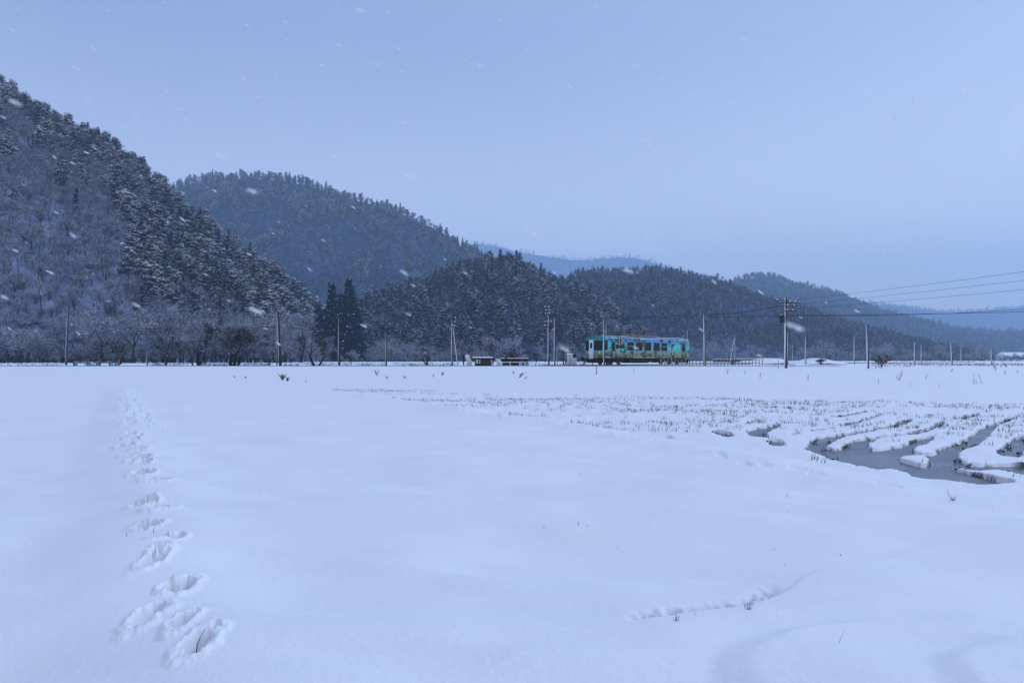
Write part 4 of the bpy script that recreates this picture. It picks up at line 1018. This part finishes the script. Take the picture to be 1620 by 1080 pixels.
btree(922, 562, 82, 'tangled leafless bush at the railcar front', 1.6, 0, stems=4, twigs=700, levels=3, r0=.016, name='bush', cat='bush')
btree(1160, 567, 88, 'clump of pale dry reeds at the foot of the slanting strut', 1.0, 0, stems=5, twigs=900, levels=2, r0=.012, name='bush', cat='bush')
btree(1300, 566, 93, 'frosted dry shrub on the snow-covered pile', 1.4, 0, stems=5, twigs=900, levels=3, r0=.012, name='bush', cat='bush')
btree(1393, 562, 76, 'frosted twiggy shrub right of the pole by the mound', 1.5, 0, stems=4, twigs=500, levels=3, r0=.014, name='bush', cat='bush')
btree(1400, 557, 130, 'brown leafless thicket behind the frosted twiggy shrub', 2.2, 0, stems=5, twigs=1500, levels=3, r0=.012, name='bush', cat='bush')
btree(318, 568, 84, 'dry tussock between the leaning bare trees', 2.5, 0, stems=5, twigs=700, levels=2, r0=.015, name='bush', cat='bush')
# evergreen bush
X, Y, z = at(152, 92); H = topz(559, 92) - z; tr, cr = pine(10, 1, .5); s = H / 10
o = empty('evergreen_bush', (X, Y, z - .1)); o.scale = (s * 1.1, s * 1.1, s); tag(o, 'small round evergreen behind the teal barrier', 'evergreen')
tr.build('trunk', M['bark'], o); cr.build('crown', PM, o)
# the pointed cedars and a few dark ones that stand out at the foot of the hills
for (px, top, Y, lab, wid) in [(525, 446, 240, 'tall pointed cedar, left one of the dark twin cedars', .17), (553, 440, 238, 'tall pointed cedar, right one of the dark twin cedars', .15), (540, 462, 246, 'shorter cedar squeezed between the dark twin cedars', .15),
                               (566, 486, 244, 'low cedar leaning on the right of the dark twin cedars', .2), (505, 480, 246, 'broad cedar left of the dark twin cedars', .2)]:
    X = (px - 810) / F * Y; z = .8; H = topz(top, Y) - z
    tr, cr = cedar(14, 1.5, .25, wid); s = H / 14
    o = empty('cedar_tree', (X, Y, z - .2)); o.scale = (s, s, s); tag(o, lab, 'cedar tree', 'dark cedars at the foot of the hills')
    tr.build('trunk', M['bark'], o); cr.build('crown', PM, o)
# brush along the foot of the hills
P_, K_, V_, H_, R_ = [], [], [], [], []
for i in range(900):
    px = rng.uniform(-60, 1640); Yb = 160 + (px / 1640) * 60 if px < 480 else 235 + (px - 480) * .12
    Y = Yb * rng.uniform(.86, 1.12); X = (px - 810) / F * Y; P_.append((X, Y, gz(X, Y) - .2)); kk = 'bare' if rng.uniform() < .4 else 'shrub'; K_.append(kk); V_.append(rng.integers(0, len(protos[kk])))
    q_ = .55 + .75 * float(vnoise(np.array([px / 45.]), np.array([Y / 20.]), 200)[0]); H_.append((rng.uniform(5, 11) if kk == 'bare' else rng.uniform(1.5, 5)) * q_ * (1.25 if px < 480 else .85)); R_.append(rng.uniform(0, 6.28))
wood('thicket', 'frosted grey thicket of brush along the foot of the hills', P_, K_, V_, H_, R_, 'thicket')

# ---------------------------------------------------------------- stubble, weeds, twigs
def blades(pts, h, w, lean=.35, bend=.3):
    P = np.asarray(pts, float); n = len(P); a = rng.uniform(0, 6.283, n); hh = h * rng.uniform(.5, 1.3, n); ww = w * rng.uniform(.6, 1.3, n)
    d = np.stack([np.cos(a), np.sin(a), np.zeros(n)], -1) * (hh * lean * rng.uniform(0, 1, n))[:, None]; s = np.stack([-np.sin(a), np.cos(a), np.zeros(n)], -1) * ww[:, None]
    s2 = np.stack([np.cos(a), np.sin(a), np.zeros(n)], -1) * ww[:, None]
    up = np.array([0, 0, 1.0]) * hh[:, None]
    V = np.stack([P - s, P + s, P + s2, P + d + up], 1).reshape(-1, 3); i = np.arange(n)[:, None] * 4
    T = np.concatenate([i + [0, 1, 3], i + [1, 2, 3], i + [2, 0, 3]]); return V, T
pts = []
far_y = lambda x: 40 - (x + 12.3) * .56 + max(x - 6, 0) * .1
ux, uy = 18.15, -32.2; L_ = math.hypot(ux, uy); ux /= L_; uy /= L_
rows_dir = np.array([28.3, -15.5]); rows_dir /= np.linalg.norm(rows_dir); rn = np.array([rows_dir[1], -rows_dir[0]])
for r in range(0, 74):
    off = r * .36
    for t in np.arange(-4, 44, .22):
        x = -12.3 + rows_dir[0] * t - rn[0] * -off; y = 40 + rows_dir[1] * t + rn[1] * off
        y = 40.5 + rows_dir[1] * t - off * .86 + .25 * math.sin(t * .3 + r); x = -12.3 + rows_dir[0] * t + off * .15
        e = -((x + 12.3) * uy - (y - 40) * ux)
        if e < .3 or y > far_y(x) - .3 or y < 8.5 or x / y > .95: continue
        dn = float(fbm(np.array([x / 3.2]), np.array([y / 2.1]), 3, 121)[0]); thr = -.03 + .009 * off - .10 * (1.5 < off < 5)
        if dn < thr + random.uniform(-.22, .22) and not (random.random() < .03): continue
        if random.random() < .35: continue
        for q in range(random.randint(2, 7)): pts.append((x + random.gauss(0, .05), y + random.gauss(0, .035)))
pts = np.array(pts); sdw = water_sd(pts[:, 0], pts[:, 1]); pts = pts[sdw < -.12]
# more straw on the rims of the channels
rim = []
for p in WATER:
    for i in range(len(p)):
        a_, b_ = p[i], p[(i + 1) % len(p)]; L2 = np.hypot(*(b_ - a_))
        for t in np.arange(0, 1, .10 / max(L2, .1)):
            c_ = a_ + (b_ - a_) * t
            if float(vnoise(np.array([c_[0] / .9]), np.array([c_[1] / .9]), 140)[0]) > .66 and random.random() < .5: rim.append(c_ + rng.normal(size=2) * .06)
rim = np.array(rim); rim = rim[(rim[:, 0] > 1) & (rim[:, 1] > 7)]
allp = np.concatenate([pts, rim]); zz = height(allp[:, 0], allp[:, 1])
V, T = blades(np.concatenate([allp, zz[:, None] - .02], 1)[:len(pts)], .11, .0075)
V2, T2 = blades(np.concatenate([rim, (np.maximum(zz[len(pts):], WZ) - .02)[:, None]], 1), .10, .006, .6)
o = link('stubble', np_mesh('stubble', np.concatenate([V, V2]), None, np.concatenate([T, T2 + len(V)]), [M['straw']])); tag(o, 'rows of brown rice stubble poking through the snow', 'stubble', kind='stuff')
print('stubble', len(allp))
# dark sods at the channel rims
sod = MB(); 
for c_ in rim[::4]:
    zc = WZ + .03; d = unit(rng.normal(size=(9, 3))) * np.array([.05, .03, .02]); V, T = cards(d + np.array([c_[0], c_[1], zc]), .035, .2, .8); sod.add(V, None, T)
o = sod.build('sods', mat('dark_sod', (.03, .025, .02), .95, .1, .4, 10)); tag(o, 'dark earth and roots showing at the channel edges', 'sods', kind='stuff')

# dry grass tips on the strip behind the kerb
gp = []
for (pa, pb, nn) in [(0, 100, 120), (236, 300, 220), (320, 430, 500), (450, 610, 420), (620, 720, 260), (830, 930, 160), (1210, 1260, 60), (1380, 1620, 700)]:
    for i in range(nn):
        px = random.uniform(pa, pb); Y = random.choice([79, 84, 90, 97, 106, 118]) * random.uniform(.98, 1.03); X = (px - 810) / F * Y
        if float(vnoise(np.array([X / 1.3]), np.array([Y / 4.]), 230)[0]) < .45: continue
        for q in range(3): gp.append((X + random.gauss(0, .15), Y + random.gauss(0, .15)))
gp = np.array(gp); gzz = height(gp[:, 0], gp[:, 1]); V, T = blades(np.concatenate([gp, gzz[:, None] - .03], 1), .28, .022, .8)
o = link('dry_grass', np_mesh('dry_grass', V, None, T, [M['weed']])); tag(o, 'thin dry grass tips poking through the snow behind the road edge', 'dry grass', kind='stuff')

def weed(px, py, hpx, label, n=5, spread=.5, m='weed', lean=0, name='dry_weed', r=.006, z=None):
    x, y = fp(px, py, 0)
    for _ in range(6):
        zz_ = gz(x, y); Yn = F * (EYE - zz_) / (py - HZ); y = .5 * y + .5 * min(Yn, 95); x = (px - 810) / F * y
    H = hpx / F * y * .9; m_ = MB(); r = max(r * .5, y * .00016); n = n if y > 15 else max(2, int(n * .55))
    for i in range(n):
        a_ = random.uniform(0, 6.28); sp = random.uniform(.1, 1) * spread; b0 = np.array([random.gauss(0, .04 * H), random.gauss(0, .04 * H), -.03])
        h2 = H * random.uniform(.55, 1); e_ = np.array([h2 * (math.cos(a_) * sp * .6 + lean), h2 * math.sin(a_) * sp * .6, h2]); mid = e_ * [.35, .35, .55] + b0
        m_.tube([b0, mid, e_], [r, r * .8, r * .35], 3)
        if n > 3 and random.random() < .6:
            t_ = mid + np.array([random.uniform(-.3, .3) * h2, random.uniform(-.2, .2) * h2, h2 * .25]); m_.tube([mid, t_], [r * .7, r * .3], 3)
    o = m_.build(name, M[m], loc=(x, y, gz(x, y))); tag(o, label, 'weed', 'dry weeds in the snow'); return o
weed(447, 601, 12, 'thick brown tussock of dead stems below the pole pair', 80, 1.7, 'straw', r=.012)
weed(455, 603, 10, 'ragged dead stems on the right of the brown tussock', 30, 1.8, r=.016)
weed(484, 604, 4, 'small dead tuft right of the brown tussock', 10, 1.5)
weed(388, 598, 4, 'small dead tuft in the snow left of the brown tussock', 14, 1.5)
weed(371, 597, 4, 'tiny dead tuft farther left of the brown tussock', 9, 1.5)
weed(596, 594, 14, 'wispy dead stems below the short dark pole', 14, 1.2)
weed(612, 599, 6, 'flattened dead stems right of the wispy ones', 12, 2)
weed(640, 598, 5, 'low spread of dead stems on the bank', 14, 2.2)
weed(700, 594, 9, 'pale dead tuft on the bank below the propped pole', 14, 1.4)
weed(686, 596, 6, 'faint dead twigs left of the pale tuft', 8, 1.4)
weed(812, 591, 5, 'dark dead tuft below the hut', 12, 1.8)
weed(822, 597, 10, 'arched dead weed leaning right below the shed', 20, 1.2, lean=.8, r=.014)
weed(831, 600, 8, 'second arched weed right beside the first one', 8, 1, lean=.3)
weed(1003, 590, 12, 'single thin stalk below the railcar side', 3, .5)
weed(1150, 592, 13, 'thin stalks below the post fence', 4, .5, lean=.3)
weed(1178, 592, 9, 'pair of stalks right below the post fence end', 3, .5, lean=.3)
weed(1202, 598, 13, 'reddish stalk cluster left of the tall pole foot', 6, .4, lean=.15)
weed(1278, 601, 12, 'thin upright stalks right of the tall pole', 5, .5)
weed(1385, 583, 9, 'dark stalk right of the pole by the mound', 5, .7)
weed(1394, 583, 12, 'taller dark stalk with a pale head by the mound pole', 6, .6, lean=.1)
weed(1419, 601, 11, 'short stem at the foot of the arched weed on the right bank', 3, .3)
weed(1422, 602, 24, 'long arched weed bending right on the right bank', 7, .3, lean=.55, r=.014)
weed(1465, 599, 15, 'pair of thin stalks right of the long arched weed', 3, .3, lean=.45)
weed(1505, 588, 9, 'short stalks below the second spaced pole', 4, .5, lean=.4)
weed(1540, 607, 20, 'tall upright stalk pair on the right bank', 3, .15)
weed(1545, 607, 14, 'wavy stalk beside the tall upright pair', 3, .3, lean=-.2)
weed(1553, 607, 18, 'leaning stalk right of the tall upright pair', 3, .2, lean=-.3)
weed(1575, 586, 9, 'dry shrub stems right of the rightmost spaced pole', 8, .6)
weed(1590, 592, 8, 'faint tuft near the right edge of the bank', 6, .7)
weed(1610, 590, 7, 'tiny stalks at the right edge of the bank', 4, .5)
weed(1440, 612, 12, 'faint thin stalk on the right bank below the poles', 2, .3)
weed(1390, 607, 14, 'faint twin stalks below the pole by the mound', 3, .3, lean=.1)
weed(1485, 612, 10, 'faint lone stalk below the first spaced pole', 2, .2)
weed(915, 831, 9, 'dark stub cluster in the middle of the smooth snow', 4, .5, r=.004)
weed(929, 833, 8, 'second dark stub cluster right beside the first', 4, .4, r=.004)
weed(861, 836, 6, 'faint pair of stubs left of the dark stub clusters', 3, .6, r=.003)
weed(977, 867, 5, 'tiny dark bud right below the dark stub clusters', 4, 1, r=.003)
weed(1245, 786, 9, 'small grass tuft on the near dike', 3, .5, r=.004)
weed(1500, 784, 15, 'straw stalk pair below the large water channel', 3, .2, 'straw', r=.004)
weed(1508, 791, 11, 'straw tuft below the large water channel', 26, 1.4, 'straw', r=.004)
weed(1248, 810, 4, 'speck of grass in the smooth snow at the right', 4, 1, r=.003)
weed(1330, 879, 6, 'dark seed head half buried near the drifts', 8, 1.4, r=.004)
weed(1225, 870, 5, 'dark crumb of grass above the crease', 6, 1.8, r=.003)
weed(1245, 893, 6, 'bent blade lying above the crease', 3, 2, r=.003, lean=-1)
weed(1571, 809, 5, 'tiny twig far right on the smooth snow', 3, 1, r=.003)
weed(200, 848, 9, 'short dark twig left of the footprints', 2, .2, r=.005)
weed(243, 843, 9, 'short dark twig between the footprints', 2, .2, r=.005)
weed(257, 683, 12, 'thin straight stem right of the footprint trail', 2, .3, r=.004, lean=.15)
weed(235, 678, 9, 'pale thin stem beside the upper footprint trail', 3, .4, r=.004)
weed(1185, 964, 14, 'dark stems in the right end of the crease', 24, 1.4, r=.0032)
weed(1178, 962, 10, 'fine stems in the crease beside the dark ones', 10, 1.2, r=.002)
weed(1070, 982, 12, 'dark stems in the left end of the crease', 20, 1.4, r=.0032)
weed(1098, 973, 9, 'few stems in the middle of the crease', 7, 1.2, r=.002)
x, y = fp(309, 1072, 0); m_ = MB(); m_.tube([(0, 0, -.04), (.010, .0, .06), (.045, .01, .135)], [.0028, .0026, .0012], 4); o = m_.build('twig', M['weed'], loc=(x, y, gz(x, y))); tag(o, 'single dark curved twig in the nearest footprint', 'twig')
x, y = fp(1325, 1036, 0); m_ = MB(); m_.tube([(0, 0, -.02), (.018, 0, .025), (.036, .005, .06)], [.0012, .001, .0006], 3); o = m_.build('twig', M['weed'], loc=(x, y, gz(x, y))); tag(o, 'single fine straw blade on the smooth drift', 'twig')

# ---------------------------------------------------------------- falling snow
M['flake'] = mat('snowflake', (.95, .96, .97), .6, .3)
_n = M['flake'].node_tree; _t = _n.nodes.new('ShaderNodeBsdfTranslucent'); _t.inputs[0].default_value = (.97, .97, .98, 1); _m = _n.nodes.new('ShaderNodeMixShader'); _m.inputs[0].default_value = .5
_n.links.new(_n.nodes['Principled BSDF'].outputs[0], _m.inputs[1]); _n.links.new(_t.outputs[0], _m.inputs[2]); _n.links.new(_m.outputs[0], _n.nodes['Material Output'].inputs[0])
flk = []
for q in range(5):
    P = unit(rng.normal(size=(26, 3))) * rng.uniform(.1, 1, (26, 1)) * np.array([1.0, .5, .34]); m_ = MB(); V, T = cards(P, .65, .0, .9); m_.add(V, None, T)
    flk.append(m_.mesh('snowflake', [M['flake']]))
FL = [(570, 17, 16), (390, 40, 9), (757, 103, 14), (887, 220, 9), (1022, 226, 22), (650, 280, 20), (665, 293, 10), (345, 245, 22), (840, 369, 20), (850, 158, 9), (510, 104, 10), (1557, 75, 14), (1445, 157, 11), (1415, 188, 10), (410, 154, 9),
      (1303, 133, 8), (1213, 92, 9), (1130, 90, 7), (1323, 130, 8), (945, 10, 8), (120, 108, 12), (137, 158, 12), (527, 247, 14), (780, 303, 8), (1123, 320, 8), (1168, 213, 7), (740, 322, 9), (735, 95, 6), (630, 78, 9), (575, 92, 6),
      (405, 492, 24), (215, 482, 16), (22, 162, 26), (1258, 517, 28), (995, 429, 22), (640, 432, 16), (893, 552, 20), (1355, 492, 12), (80, 431, 12), (8, 471, 16), (400, 303, 22), (575, 515, 12), (1200, 562, 10), (147, 594, 22), (22, 660, 18), (412, 780, 14),
      (596, 793, 10), (699, 825, 8), (1335, 790, 10), (720, 990, 9), (610, 663, 10), (245, 758, 18), (1520, 760, 6), (980, 775, 8), (5, 943, 9), (1140, 757, 8), (115, 372, 14), (268, 290, 12)]
for i in range(225): FL.append((random.uniform(0, 1620), random.uniform(0, 560) if i < 190 else random.uniform(600, 1060), random.uniform(3.5, 11)))
for i, (px, py, s) in enumerate(FL):
    Y = random.uniform(.4, .6) if s > 20 else (random.uniform(.5, .8) if s > 12 else random.uniform(.8, 1.9))
    L = s / F * Y * .5; X = (px - 810) / F * Y; z = topz(py, Y)
    o = bpy.data.objects.new('snowflake', flk[i % 5]); col.objects.link(o); o.location = (X, Y, z); o.scale = (L * 1.0, L * .42, L * .42)
    o.rotation_euler = (random.uniform(-.5, .5), math.radians(28 + random.uniform(-10, 10)), random.uniform(-.2, .2))
    where = 'before the grey sky' if py < 330 or (px > 900 and py < 420) else ('before the forested hills' if py < 575 else 'above the snowy field')
    tag(o, 'small white snowflake falling ' + where, 'snowflake', 'snowflakes ' + where)

# ------------------------------------------------------------------ haze (snow-filled air)
hb = MB(); hb.box(-5900, 5900, -60, 5900, -3.5, 860)
hm = bpy.data.materials.new('haze'); hm.use_nodes = True; n = hm.node_tree; n.nodes.clear()
o_ = n.nodes.new('ShaderNodeOutputMaterial'); pv = n.nodes.new('ShaderNodeVolumePrincipled')
pv.inputs['Color'].default_value = (.58, .79, 1.0, 1); pv.inputs['Density'].default_value = 0.0003; pv.inputs['Anisotropy'].default_value = 0.0
n.links.new(pv.outputs[0], o_.inputs['Volume'])
hz = hb.build('haze', hm); tag(hz, 'pale blue snow-filled air over the whole valley', 'haze', kind='stuff')
